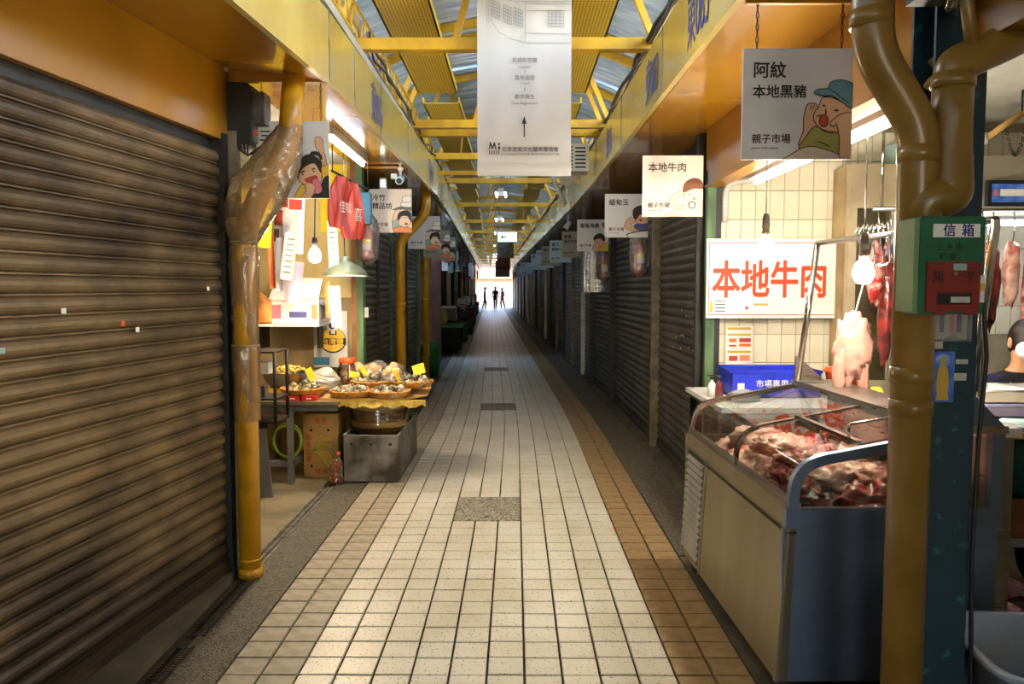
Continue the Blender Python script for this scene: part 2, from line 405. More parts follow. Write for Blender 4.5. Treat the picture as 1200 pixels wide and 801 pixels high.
def shutter_mat(name, base, dirt, streak):
    m = bpy.data.materials.new(name); m.use_nodes = True
    nt = m.node_tree; N = nt.nodes; L = nt.links; b = N['Principled BSDF']
    g = N.new('ShaderNodeNewGeometry'); mp = N.new('ShaderNodeMapping'); mp.inputs['Scale'].default_value = (1.1, 1.1, 1.6)
    L.new(g.outputs['Position'], mp.inputs['Vector'])
    n1 = N.new('ShaderNodeTexNoise'); n1.inputs['Scale'].default_value = 1.5; n1.inputs['Detail'].default_value = 7; n1.inputs['Roughness'].default_value = .65; L.new(mp.outputs[0], n1.inputs['Vector'])
    sx = N.new('ShaderNodeSeparateXYZ'); L.new(g.outputs['Position'], sx.inputs[0])
    mr = N.new('ShaderNodeMapRange'); mr.inputs['From Min'].default_value = .1; mr.inputs['From Max'].default_value = 1.0; mr.inputs['To Min'].default_value = .2; mr.inputs['To Max'].default_value = 0
    L.new(sx.outputs['Z'], mr.inputs['Value'])            # splashed dirt near the ground
    ad = N.new('ShaderNodeMath'); ad.operation = 'ADD'; L.new(n1.outputs['Fac'], ad.inputs[0]); L.new(mr.outputs[0], ad.inputs[1])
    r = N.new('ShaderNodeValToRGB'); r.color_ramp.elements[0].position = .42; r.color_ramp.elements[0].color = lin(base)
    r.color_ramp.elements[1].position = .72; r.color_ramp.elements[1].color = lin(dirt)
    e = r.color_ramp.elements.new(.56); e.color = lin(streak)
    L.new(ad.outputs[0], r.inputs['Fac']); L.new(r.outputs['Color'], b.inputs['Base Color'])
    b.inputs['Metallic'].default_value = .25; b.inputs['Roughness'].default_value = .5
    n2 = N.new('ShaderNodeTexNoise'); n2.inputs['Scale'].default_value = 40; L.new(g.outputs['Position'], n2.inputs['Vector'])
    bp = N.new('ShaderNodeBump'); bp.inputs['Strength'].default_value = .2; bp.inputs['Distance'].default_value = .004; L.new(n2.outputs['Fac'], bp.inputs['Height']); L.new(bp.outputs[0], b.inputs['Normal'])
    MATS[name] = m
shutter_mat('shutter_tan', '80694a', '30261a', '604e34')
shutter_mat('shutter_grey', '5c564c', '322d25', '4a443b')
def perforated():
    m = bpy.data.materials.new('perforated_yellow'); m.use_nodes = True
    nt = m.node_tree; N = nt.nodes; L = nt.links; b = N['Principled BSDF']
    g = N.new('ShaderNodeNewGeometry'); vo = N.new('ShaderNodeTexVoronoi'); vo.voronoi_dimensions = '2D'; vo.inputs['Scale'].default_value = 1; vo.inputs['Randomness'].default_value = 0
    mp = N.new('ShaderNodeMapping'); mp.inputs['Scale'].default_value = (44, 36, 1); mp.inputs['Location'].default_value = (0, 0, .5)
    cb = N.new('ShaderNodeCombineXYZ'); sx = N.new('ShaderNodeSeparateXYZ'); L.new(g.outputs['Position'], sx.inputs[0]); L.new(sx.outputs['X'], cb.inputs['X']); L.new(sx.outputs['Y'], cb.inputs['Y'])
    L.new(cb.outputs[0], mp.inputs['Vector']); L.new(mp.outputs[0], vo.inputs['Vector'])
    r = N.new('ShaderNodeValToRGB'); r.color_ramp.elements[0].position = .20; r.color_ramp.elements[0].color = lin('5a420c'); r.color_ramp.elements[1].position = .29; r.color_ramp.elements[1].color = lin('f2c636')
    vo.inputs['Randomness'].default_value = 0
    L.new(vo.outputs['Distance'], r.inputs['Fac']); L.new(r.outputs['Color'], b.inputs['Base Color']); b.inputs['Roughness'].default_value = .35
    MATS['perforated_yellow'] = m
perforated()
def plaid():
    m = bpy.data.materials.new('cloth_plaid'); m.use_nodes = True
    nt = m.node_tree; N = nt.nodes; L = nt.links; b = N['Principled BSDF']
    tc = N.new('ShaderNodeTexCoord'); ck = N.new('ShaderNodeTexChecker'); ck.inputs['Scale'].default_value = 18
    ck.inputs['Color1'].default_value = lin('c06a3a'); ck.inputs['Color2'].default_value = lin('3a3a44'); L.new(tc.outputs['Object'], ck.inputs['Vector'])
    L.new(ck.outputs['Color'], b.inputs['Base Color']); b.inputs['Roughness'].default_value = .9
    MATS['cloth_plaid'] = m
plaid()

# ------------------------------------------------------------------ floor
T = .1473; D0 = -1.143; S0 = 2.86
CL, CR = -5.5, 5.5
f = MB()
for a, b in zip([-13, 7.5, 8.5, 9.5, 10.5], [7.5, 8.5, 9.5, 10.5, 62]):
    f.add([W(CL, a, -.012), W(CR, a, -.012), W(CR, b, -.012), W(CL, b, -.012)], [(0, 1, 2, 3)])
f.bx(CL - 2, CR, -13, 62, -.3, -.1)
floor = sbuild(f, 'floor', 'grout')
COVERS = [(5.085 + .02, 4), (9.75, 4), (14.55, 4)]
COVERS = [(S0 + round((s - S0) / T) * T, n) for s, n in COVERS]
def covered(c, s):
    return 5 <= c <= 7 and any(a - .01 <= s < a + n * T - .01 for a, n in COVERS)
def tile_mesh(mat):
    m = MB(); h = T / 2 - .0048; m.bev(-h, h, -h, h, -.012, 0, .0025); me = m.mesh('floor_tile'); me.materials.append(MATS[mat]); return me
TK = ['tile_plain', 'tile_speckled', 'tile_orange']
tm = [tile_mesh(k) for k in TK]
kind = lambda c: 0 if c < 2 else (1 if c < 12 else 2)
rest = MB(); n_ind = 0; rj = random.Random(3)
coljit = [rj.uniform(-.012, .012) for _ in range(14)]
for r in range(-32, 402):
    s = S0 + r * T
    for c in range(14):
        if covered(c, s): continue
        d = D0 + (c + .5) * T; sc_ = s + T / 2 + (coljit[c] if r % 9 else 0) * .4
        k = kind(c)
        if 0 <= r < 23 and n_ind < 300 and not (c == 13 and r < 10):
            o = link('floor_tile', tm[k], floor, (d, sc_, rj.uniform(-.0012, .0012)), rot=(rj.uniform(-.006, .006), rj.uniform(-.006, .006), rj.uniform(-.006, .006)))
            n_ind += 1
        else:
            rest.cur = k; h = T / 2 - .0048; x = d + cur(sc_); zz = rj.uniform(-.0012, .0012)
            rest.add([(x - h, sc_ - h, zz), (x + h, sc_ - h, zz), (x + h, sc_ + h, zz), (x - h, sc_ + h, zz),
                      (x - h - .002, sc_ - h - .002, -.012), (x + h + .002, sc_ - h - .002, -.012), (x + h + .002, sc_ + h + .002, -.012), (x - h - .002, sc_ + h + .002, -.012)],
                     [(0, 1, 2, 3), (4, 5, 1, 0), (5, 6, 2, 1), (6, 7, 3, 2), (7, 4, 0, 3)])
o = rest.build('floor_tile_field', TK, floor, fix=False); o['kind'] = 'stuff'
# side strips: exposed aggregate, drains, kerbs
def strip(name, mat, d0, d1, s0, s1, z0, z1, parent=floor):
    m = MB(); n = max(1, int((s1 - s0) / 2)); V = []
    for i in range(n + 1):
        s = s0 + (s1 - s0) * i / n
        V += [W(d0, s, z0), W(d1, s, z0), W(d1, s, z1), W(d0, s, z1)]
    Fs = [(0, 1, 2, 3), (4 * n, 4 * n + 3, 4 * n + 2, 4 * n + 1)]
    for i in range(n):
        a = 4 * i; b = a + 4
        Fs += [(a + 3, a + 2, b + 2, b + 3), (a, b, b + 1, a + 1), (a + 1, b + 1, b + 2, a + 2), (a, a + 3, b + 3, b)]
    m.add(V, Fs); return m.build(name, mat, parent)
strip('aggregate_strip', 'aggregate_floor', -1.38, D0 - .004, -1, 61, -.05, -.002)
strip('aggregate_strip', 'aggregate_floor', D0 + 14 * T + .004, 1.22, 4.4, 61, -.05, .001)
strip('concrete_floor', 'concrete_dark', D0 + 14 * T + .004, 5, -1, 5.5, -.05, -.004)
strip('kerb', 'concrete_dark', 1.22, 1.36, 5.52, 61, -.05, .035)
strip('concrete_floor', 'concrete', -2.75, -1.46, 4.1, 7.2, -.05, .004)
strip('threshold', 'concrete_dark', -2.1, -1.46, -.5, 4.1, -.05, .03)
strip('kerb', 'concrete_dark', -1.7, -1.34, 7.25, 61, -.05, .03)
def drain(d0, d1, s0, s1, mat):
    fr = MB(); fr.bx(d0, d0 + .012, s0, s1, -.03, .003); fr.bx(d1 - .012, d1, s0, s1, -.03, .003)
    k = int((s1 - s0) / .02)
    for i in range(k): fr.bx(d0 + .012, d1 - .012, s0 + i * .02, s0 + i * .02 + .006, -.02, 0)
    fr.bx(d0 + (d1 - d0) / 2 - .004, d0 + (d1 - d0) / 2 + .004, s0, s1, -.02, .001)
    return fr.build('drain_grate', mat, floor)
drain(-1.465, -1.38, 4.22, 5.95, 'steel_drain')
drain(-1.43, -1.345, 2.55, 3.25, 'rust_dark'); drain(-1.43, -1.345, 3.35, 4.0, 'rust_dark')
for i, (s, n) in enumerate(COVERS):
    m = MB(); a = D0 + 5 * T + .004; b = D0 + 8 * T - .004
    m.bev(a, b, s + .004, s + n * T - .004, -.02, .003, .003)
    o = m.build('drain_cover', 'granite_cover', None, (cur(s + .3), 0, 0))
    tag(o, ['grey granite drain cover set in the pale tiles nearest the viewer', 'dark drain cover in the alley floor, middle one of three', 'farthest dark drain cover in the alley floor'][i], 'drain cover', 'drain covers along the alley')
    for px in (.1, -.1):
        h = MB(); h.bx(-.018, .018, -.006, .006, 0, .003); h.build('lifting_slot', 'black_iron', o, ((a + b) / 2, s + n * T / 2 + px * 2.2, .0032))

# ------------------------------------------------------------------ left side structure
wall_left = struct('wall_left')
RZL = R(-96.55); EL = (-1.50, 4.05, 0)
def slat_mesh(length, mat, pitch=.072):
    prof = [(-.022, 0), (-.012, 0), (-.002, .003), (-.002, .009), (-.012, .012), (-.003, .016), (.006, .026), (.010, .038), (.008, .052), (-.001, .064), (-.012, pitch), (-.022, pitch)]
    m = MB(); m.prism(prof, lambda a, b: (0, a, b), lambda a, b: (length, a, b)); me = m.mesh('slat'); me.materials.append(MATS[mat]); return me
def shutter(n, loc, rz, length, z0, z1, mat, single=True):
    o = struct('door_%d' % n, loc, rz)
    b = MB(); b.bx(0, length, -.02, .012, z0, z0 + .075); b.bx(0, length, .0, .02, z0 + .01, z0 + .03); b.build('bottom_bar', mat, o)
    k = int((z1 - z0 - .075) / .072)
    me = slat_mesh(length, mat)
    if single:
        for i in range(k): link('slat', me, o, (0, 0, z0 + .075 + i * .072))
    else:
        m = MB(); prof = [(-.006, 0), (.004, .005), (-.004, .012), (.009, .03), (.009, .05), (-.004, .07)]
        pts = [(a, z0 + .075 + i * .072 + b) for i in range(k) for a, b in prof]
        V = [(0, a, b) for a, b in pts] + [(length, a, b) for a, b in pts]; q = len(pts)
        m.add(V, [(i, i + 1, q + i + 1, q + i) for i in range(q - 1)]); c = m.build('slat_curtain', mat, o); c['kind'] = 'stuff'
    return o
sh = shutter(1, EL, RZL, 3.6, .03, 2.25, 'shutter_tan')
for i, (x, z, c) in enumerate([(1.2, 1.42, 'print_white'), (1.5, 1.30, 'print_teal'), (.75, 1.33, 'print_white'), (.85, 1.36, 'ink_orange'), (.15, 1.5, 'print_white')]):
    m = MB(); m.bx(-.012, .012, 0, .003, -.01, .01); m.build('sticker', c, sh, (x, .011, z))
m = MB(); m.bx(-.055, -.005, -.03, .03, 0, 2.28); m.build('guide_rail', 'post_dark', sh)
p = MB(); p.bx(-.115, -.06, -.03, .068, 0, 2.3); post = p.build('door_post', 'post_tan', wall_left, EL, RZL)
p = MB(); p.bx(-.20, -.12, -.12, -.04, 0, 2.3); p.build('door_post', 'post_dark', wall_left, EL, RZL)
for z, h, c, x in [(1.97, .05, 'print_gold', -.09), (1.83, .07, 'paper_yellow', -.085), (1.72, .10, 'paper_white', -.09), (1.755, .02, 'red_plastic', -.09), (1.62, .06, 'paper_yellow', -.085), (1.50, .08, 'cable_grey', -.085), (1.44, .03, 'paper_white', -.085), (1.35, .03, 'paper_white', -.09), (1.19, .025, 'paper_yellow', -.088), (1.14, .03, 'print_teal', -.088), (1.08, .03, 'paper_white', -.085)]:
    m = MB(); m.bx(-.0595, -.0575 if h != .02 else -.0565, .034, .066, z - h / 2, z + h / 2); m.build('sticker', c, wall_left, EL, RZL)
def near_left(x0, x1, y0, y1, z0, z1, name, mat):
    m = MB(); m.bx(x0, x1, y0, y1, z0, z1); return m.build(name, mat, wall_left, EL, RZL)
near_left(-.13, 4.4, -.02, .02, 2.25, 2.62, 'lintel_panel', 'lintel_paint')
near_left(-.1, 4.4, -.05, -.03, 2.2, 2.3, 'shutter_box_lip', 'post_dark')
def zstrip(name, mat, pl, z0, z1, th, parent, seam=0):
    """vertical panel following points (d,s)"""
    m = MB()
    for (a, s0), (b, s1) in zip(pl, pl[1:]):
        m.bar(W(a, s0, (z0 + z1) / 2), W(b, s1, (z0 + z1) / 2), th, z1 - z0)
    return m.build(name, mat, parent)
FB, FT = 2.55, 2.91
def fascia_run(pl, parent, side):
    for i, (a, b) in enumerate(zip(pl, pl[1:])):
        zstrip('fascia_panel', 'fascia_paint', [a, b], FB, FT, .03, parent)
        m = MB(); m.bar(W(b[0] - side * .016, b[1], FB), W(b[0] - side * .016, b[1], FT), .006, .012, (0, 1, 0)); m.build('panel_seam', 'steel_drain', parent)
LF = [(-1.4, -12), (-1.266, 0), (-1.05, 2.977), (-.966, 4.15), (-.958, 4.75), (-.948, 5.6), (-.93, 6.9), (-.885, 9.1)] + [(-.88, s) for s in range(12, 61, 3)]
fascia_run(LF, wall_left, -1)
RF = [(.9, -12), (.83, -.5), (.825, 1.5), (.82, 3.0), (.81, 4.4), (.80, 6), (.79, 7.76)] + [(.785, s) for s in range(10, 61, 3)]
wall_right = struct('wall_right')
fascia_run(RF, wall_right, 1)
# soffits
m = MB(); m.add([(-1.28, 0, 2.555), (-1.05, 2.977, 2.555), (-.966, 4.15, 2.555), (-1.45, 4.15, 2.61), (-1.60, 2.977, 2.61), (-1.95, 0, 2.61)], [(0, 1, 4, 5), (1, 2, 3, 4)]); m.build('soffit_panel', 'soffit_paint', wall_left)
m = MB(); m.bx(-1.46, -.965, 4.13, 4.16, 2.55, 2.63); m.build('soffit_edge', 'soffit_paint', wall_left)
strip('soffit_panel', 'soffit_paint', -1.46, -.985, 4.16, 7.2, 2.60, 2.62, wall_left)
strip('soffit_panel', 'soffit_paint', -1.46, -.945, 7.2, 60, 2.57, 2.59, wall_left)
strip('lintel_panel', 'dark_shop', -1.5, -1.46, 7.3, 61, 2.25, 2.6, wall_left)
for a, b in [(-.5, 3.0), (3.0, 5.5), (5.5, 7.6), (7.6, 20), (20, 61)]:
    strip('soffit_panel', 'soffit_paint', .842 if a < 5 else .81, 1.34, a, b - .006, 2.565, 2.585, wall_right)
strip('lintel_panel', 'lintel_paint', 1.30, 1.34, -.5, 5.5, 2.2, 2.57, wall_right)
strip('lintel_lip', 'lintel_paint', 1.29, 1.40, -.5, 5.5, 2.185, 2.2, wall_right)
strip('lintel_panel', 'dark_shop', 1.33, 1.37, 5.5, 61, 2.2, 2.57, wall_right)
# flat shop roofs behind the fascias, and outer walls
strip('shop_roof', 'roof_paint', -5.4, -.95, -12, 15.6, 2.93, 2.98, wall_left)
strip('shop_roof', 'roof_paint', -5.4, -.95, 16.9, 61, 2.93, 2.98, wall_left)
strip('shop_roof', 'roof_paint', .84, 5.4, -12, 61, 2.93, 2.98, wall_right)
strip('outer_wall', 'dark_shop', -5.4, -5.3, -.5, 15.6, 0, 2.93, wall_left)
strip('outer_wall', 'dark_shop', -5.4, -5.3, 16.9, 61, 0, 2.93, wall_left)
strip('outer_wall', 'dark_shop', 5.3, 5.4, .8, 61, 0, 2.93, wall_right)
m = MB(); m.bx(1.38, 1.5, -12, .9, 0, 2.93); m.bx(1.5, 5.4, .8, .9, 0, 2.93); m.build('end_wall', 'post_tan', wall_right)
m = MB(); m.bx(-2.1, -2.0, -12, .5, 0, 2.93); m.build('end_wall', 'post_tan', wall_left)
m = MB(); m.bx(-2.0, -1.25, -12, .0, 2.56, 2.62); m.build('soffit_panel', 'soffit_paint', wall_left)
m = MB(); m.bx(.85, 1.4, -12, -.5, 2.56, 2.62); m.build('soffit_panel', 'soffit_paint', wall_right)
# stall recess on the left: back wall, side wall, ceiling
m = MB(); m.bx(-2.75, -1.42, 7.18, 7.25, 0, 1.42); m.build('stall_wall', 'wall_stain', wall_left)
m = MB(); m.bx(-2.75, -1.42, 7.18, 7.25, 1.42, 2.62); m.build('stall_wall', 'stall_cream', wall_left)
m = MB(); m.bx(-2.82, -2.75, 4.1, 7.25, 0, 2.62); m.build('stall_wall', 'wall_stain', wall_left)
m = MB(); m.bx(-2.82, -1.62, 4.05, 4.1, 0, 2.62); m.build('stall_wall', 'wall_stain', wall_left)
m = MB(); m.bx(-2.82, -1.46, 4.1, 7.25, 2.60, 2.64); m.build('stall_ceiling', 'ceiling_white', wall_left)
m = MB(); m.bx(-1.47, -1.425, 7.14, 7.2, 0, 2.6); m.build('stall_post', 'wood', wall_left)
m = MB(); m.bx(-1.425, -1.365, 7.14, 7.26, 0, 2.6); m.build('stall_post', 'green_post', wall_left)
m = MB(); m.bx(-1.74, -1.50, 7.16, 7.179, 2.0, 2.6); m.build('wall_board', 'paper_yellow', wall_left)
# left roller shutters and shops further on
nd = 2
for a, b in [(7.3, 8.15), (8.17, 9.05), (9.2, 10.6), (10.65, 12.1)]:
    th = math.atan2(cur(b) - cur(a), b - a)
    shutter(nd, W(-1.42, b, 0), R(-90) - th, b - a - .04, .03, 2.3, 'shutter_grey', single=(nd < 4)); nd += 1
for s, mt in [(8.16, 'post_dark'), (9.1, 'green_post'), (10.62, 'post_dark'), (12.15, 'green_post')]:
    m = MB(); m.bx(-.04, .03, -.035, .035, 0, 2.58); m.build('door_post', mt, wall_left, W(-1.42, s))
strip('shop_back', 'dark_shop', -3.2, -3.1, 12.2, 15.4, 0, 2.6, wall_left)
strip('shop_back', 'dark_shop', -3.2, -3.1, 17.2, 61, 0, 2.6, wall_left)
for s in (12.3, 17.4, 21.5, 26, 31, 36, 41, 46, 51, 56):
    m = MB(); m.bx(-3.1, -1.45, -.05, .05, 0, 2.6); m.build('party_wall', 'dark_shop', wall_left, W(0, s))
    m = MB(); m.bx(-1.47, -1.38, -.06, .06, 0, 2.6); m.build('door_post', 'pipe_yellow_old' if int(s) % 2 else 'post_tan', wall_left, W(0, s))
m = MB(); m.bx(-1.72, -1.42, -.02, .02, 0, 2.3); m.build('side_panel', 'cream_panel', wall_left, W(0, 15.4))
m = MB(); m.bx(-1.74, -1.36, -.02, .02, 0, 2.3); m.build('side_panel', 'door_brown', wall_left, W(0, 17.2))
# ------------------------------------------------------------------ right side shutters
RB = [5.6, 7.38, 10.3, 12.4, 13.6, 15.3, 17.2, 19, 21, 23, 25.5, 28, 31, 34, 38, 42, 47, 52, 57]
for i, (a, b) in enumerate(zip(RB, RB[1:])):
    th = math.atan2(cur(b) - cur(a), b - a)
    shutter(nd, W(1.33, a + .05, 0), R(90) - th, b - a - .08, .04, 2.22, 'shutter_grey', single=(i < 3)); nd += 1
PC = ['post_dark', 'post_tan', 'post_dark', 'post_dark', 'white_paint', 'post_tan', 'post_dark', 'post_tan', 'post_dark', 'pipe_yellow_old', 'post_tan', 'post_dark', 'pipe_yellow_old', 'white_paint', 'post_dark', 'post_tan', 'post_dark', 'post_tan', 'post_dark']
for s, mt in zip(RB, PC):
    m = MB(); m.bx(1.26, 1.34, -.03, .03, .0, 2.57); m.build('door_post', mt, wall_right, W(0, s))
for k in range(16):
    m = MB(); m.bx(-.003, 0, -.008, .008, -.006, .006); m.build('sticker', 'print_white', wall_right, (1.318, 5.75 + random.random() * .9, 1.0 + random.random() * .35))

# ------------------------------------------------------------------ right stall shell: tiled wall, ceiling, back
wall_back = struct('wall_back')
m = MB(); m.bx(1.35, 5.3, 5.52, 5.6, 0, 2.62); m.build('wall_core', 'wall_grout', wall_back)
tw = MB(); tw.add([(-.048, 0, -.097), (.048, 0, -.097), (.048, 0, .097), (-.048, 0, .097), (-.0455, -.006, -.0945), (.0455, -.006, -.0945), (.0455, -.006, .0945), (-.0455, -.006, .0945)],
                  [(4, 5, 6, 7), (0, 1, 5, 4), (1, 2, 6, 5), (2, 3, 7, 6), (3, 0, 4, 7)])
twm = tw.mesh('wall_tile'); twm.materials.append(MATS['tile_white'])
nt_ = 0
for i in range(36):
    for k in range(13):
        d = 1.40 + i * .0985; z = .10 + k * .197
        if nt_ < 300 and (d < 2.35 and z > .6 or d > 2.35 and z > 1.1):
            link('wall_tile', twm, wall_back, (d, 5.52, z), rot=(random.uniform(-.004, .004), 0, random.uniform(-.004, .004))); nt_ += 1
m = MB(); m.bx(1.34, 5.3, -.5, 5.6, 2.62, 2.66); sbuild(m, 'ceiling', 'ceiling_white')
m = MB(); m.bx(5.2, 5.3, -.5, 5.52, 0, 2.62); m.build('side_wall', 'ceiling_white', wall_back)
m = MB(); m.bx(1.30, 1.36, 5.45, 5.51, 0, 2.3); m.build('corner_post', 'green_post', wall_back)
m = MB(); m.bx(1.36, 1.40, 5.46, 5.51, 0, 2.3); m.build('corner_post', 'post_dark', wall_back)

# ------------------------------------------------------------------ alley roof: corrugated arch on yellow trusses
roof = struct('ceiling')
DC = -.08
def zr(d): return 4.0 - .42 * ((d - DC) / 1.5) ** 2
ARC = [DC + x for x in (-1.5, -1.3, -1.1, -.85, -.6, -.3, 0, .3, .6, .85, 1.1, 1.3, 1.5)]
def sheet(s0, s1, per):
    m = MB(); prof = []
    n = int(round((s1 - s0) / per))
    for i in range(n):
        for t, h in ((0, 0), (.2, 0), (.4, 1), (.6, 1), (.85, 0)): prof.append((s0 + (i + t) * per, h * .034))
    q = len(ARC)
    V = [(d + cur(s), s, zr(d) + h) for s, h in prof for d in ARC]
    m.add(V, [(j * q + i, j * q + i + 1, (j + 1) * q + i + 1, (j + 1) * q + i) for j in range(len(prof) - 1) for i in range(q - 1)])
    m.build('roof_sheet', 'roof_metal', roof, fix=False)
for a in range(-12, 21, 3): sheet(a, a + 3.1, .125)
for a in range(21, 61, 8): sheet(a, a + 8.1, .25)
for d in (DC - 1.5, DC + 1.5):  # unseen panels added along the eaves to cut daylight in the farther alley
    for a in range(9, 61, 4):
        m = MB(); m.bar(W(d, a, 3.16), W(d, a + 3.98, 3.16), .03, .36); m.build('eave_light_baffle', 'roof_metal', roof)
TS = [-9, -6, -3, -.5, 2.3, 5.09, 7.5, 7.9, 9.3, 11.4, 14.6, 18.2, 21.5, 25, 28.5, 32, 36, 40, 44, 48, 52, 56]
for k, s in enumerate(TS):
    c = cur(s)
    m = MB(); m.bx(-1.25 + c, 1.12 + c, s - .035, s + .035, 2.985, 3.055); m.build('tie_beam', 'beam_yellow', roof)
    if 4 <= k < 8:
        m = MB(); m.bx(-.9 + c, .8 + c, s - .04, s + .04, 2.981, 2.986); m.build('beam_flange', 'beam_yellow', roof)
    m = MB()
    pts = [(d + c, s, zr(d) - .05) for d in ARC]
    for a, b in zip(pts, pts[1:]): m.bar(a, b, .05, .07)
    m.build('rafter', 'beam_yellow', roof)
    for a, b in [(-1.05, -.75), (-.3, -.05), (.95, .6)]:
        m = MB(); m.bar((a + DC + c, s, 3.03), (b + DC + c, s, zr(b + DC) - .08), .04, .045, (0, 1, 0)); m.build('strut', 'beam_yellow', roof)
for d in (-1.35, -.75, .0, .58, 1.2):
    m = MB()
    for a, b in zip([-12, 7.5, 9, 10.5], [7.5, 9, 10.5, 60]): m.bar(W(d, a, zr(d) - .03), W(d, b, zr(d) - .03), .05, .045)
    m.build('purlin', 'beam_yellow', roof)
# perforated sheets hung on both sides of the trusses
for d0, d1 in [(-.9, -.54), (.352, .65)]:
    for a, b in zip(TS, TS[1:]):
        if b - a < 1: continue
        n = max(1, round((b - a) / 1.5))
        for i in range(n):
            s0 = a + (b - a) * i / n; s1 = a + (b - a) * (i + 1) / n - .012; c = cur((s0 + s1) / 2)
            m = MB(); m.bx(d0 + c, d1 + c, s0, s1, 3.30, 3.306); m.bx(d0 + c, d0 + .012 + c, s0, s1, 3.30, 3.36); m.bx(d1 - .012 + c, d1 + c, s0, s1, 3.30, 3.36)
            m.build('perforated_panel', 'perforated_yellow', roof)
# lattice girder and conduits along the left fascia, cable bundle along the right one
def along(d, z, s0, s1): return [W(d, s0, z)] + [W(d, s, z) for s in (4.1, 6, 7.5, 9, 10.5, 14, 20, 30, 45) if s0 < s < s1] + [W(d, s1, z)]
def lattice(dl):
    m = MB()
    for z in (3.07, 3.27): m.tube(along(dl, z, -1, 60), .012, 6)
    s = -1.0; i = 0
    while s < 30:
        m.tube([W(dl, s, 3.07 if i % 2 else 3.27), W(dl, s + .16, 3.27 if i % 2 else 3.07)], .008, 5); s += .16; i += 1
    return m
lattice(-1.0).build('lattice_girder', 'beam_yellow', roof)
m = MB()
for z, d, r in [(3.13, -1.12, .035)]: m.tube(along(d, z, -1, 40), r, 8)
m.build('conduit', 'conduit', roof)
m = MB(); m.tube(along(-1.18, 3.03, -1, 40), .012, 6); m.build('conduit', 'conduit', roof)
rc = random.Random(5)
for q in range(7):
    dd = rc.uniform(.80, .88); zz = rc.uniform(2.985, 3.06); pts = []
    s = -.5
    while s < 40:
        pts.append(W(dd + rc.uniform(-.02, .02), s, zz + rc.uniform(-.025, .02))); s += .35 if s < 14 else 2
    m = MB(); m.tube(pts, rc.uniform(.007, .014), 6); m.build('cable', ['cable_tan', 'cable_grey', 'black_plastic'][q % 3], roof)
for q in range(4):
    dd = rc.uniform(-1.0, -.92); pts = []; s = 5.0
    while s < 40:
        pts.append(W(dd + rc.uniform(-.03, .03), s, 3.02 + rc.uniform(-.03, .05))); s += .35 if s < 14 else 2
    m = MB(); m.tube(pts, rc.uniform(.007, .013), 6); m.build('cable', ['cable_tan', 'cable_grey', 'black_plastic'][q % 3], roof)
for s, d in [(9.4, -.62), (14.7, -.5), (18.3, .45), (11.5, .0), (21.6, -.4)]:
    m = MB(); m.tube([W(d, s, 3.6), W(d + .02, s, 3.3), W(d, s, 3.02)], .009, 6); m.build('drop_rod', 'beam_yellow', roof)
m = MB(); m.bar(W(-.95, 9.3, 2.83), W(.85, 9.3, 2.83), .045, .045); m.build('cross_bar', 'beam_yellow', roof)
# roof lamps
for i, (d, s, z) in enumerate([(-.1, 3.4, 2.93), (-.1, 8.2, 2.93), (-.12, 12.4, 2.96), (-.1, 16.9, 2.96), (-.1, 21.0, 2.96), (-.1, 27, 2.96), (-.1, 34, 2.96), (-.1, 42, 2.96)]):
    t = thing('alley_lamp', 'white fluorescent lamp under the roof trusses, %s along the alley' % ORD[i], 'lamp', W(d, s, z), 0, 'lamps under the alley roof')
    m = MB(); m.bx(-.045, .045, -.3, .3, 0, .05); m.build('lamp_housing', 'lamp_case', t)
    for x in (-.07, .07):
        m = MB(); m.cyl((x, -.28, -.018), (x, .28, -.018), .016, 10); m.build('tube', ['lamp_near', 'lamp_mid'][i] if i < 2 else 'lamp_far', t)
    m = MB(); m.cyl((0, 0, .05), (0, 0, .6), .006, 6); m.build('hanger', 'cable_grey', t)
# exit sign and dark banners far down the alley
t = thing('exit_sign', 'lit green and white exit sign hanging across the far alley', 'sign', W(.12, 19.5, 2.62)); t.rotation_euler.z = R(1.7)
m = MB(); m.bx(-.24, .24, -.04, .04, 0, .26); m.build('sign_case', 'lamp_case', t)
m = MB(); m.bx(-.225, .225, -.043, -.04, .02, .24); m.build('lit_face', 'exit_glow', t)
flat(t, 'arrow', [(-.18, .13), (-.11, .19), (-.11, .15), (-.03, .15), (-.03, .11), (-.11, .11), (-.11, .07)], 'ink_green', 0, -.044)
text(t, '出口', .1, .0, .09, 'ink_green', -.0455, .01)
m = MB(); m.cyl((-.2, 0, .26), (-.2, 0, .4), .006, 6); m.cyl((.2, 0, .26), (.2, 0, .4), .006, 6); m.build('hanger', 'cable_grey', t)
for i, (s, z0, h, mt, wdt, dd) in enumerate([(22.4, 2.36, .42, 'cable_grey', .46, .12), (27, 2.14, .5, 'ink_darkred', .46, .14), (31, 1.95, .6, 'board_grey', .56, .16)]):
    t = thing('alley_banner', ['grey cloth banner hanging behind the exit sign', 'dark red cloth banner far down the alley behind the grey one', 'lowest dark grey banner hanging near the alley end'][i], 'banner', W(dd, s, z0), R(1.7), 'dark banners down the alley')
    m = MB(); m.grid(lambda u, v: ((u - .5) * wdt, .015 * math.sin(u * 9), v * h), 8, 2); m.grid(lambda u, v: ((u - .5) * wdt, .015 * math.sin(u * 9) + .004, v * h), 8, 2); m.build('cloth', mt, t)
    m = MB(); m.cyl((-wdt / 2, 0, h), (wdt / 2, 0, h), .012, 8); m.cyl((-wdt / 2.2, 0, h), (-wdt / 2.2, 0, 2.99 - z0), .005, 5); m.cyl((wdt / 2.2, 0, h), (wdt / 2.2, 0, 2.99 - z0), .005, 5); m.build('hanging_rod', 'black_iron', t)

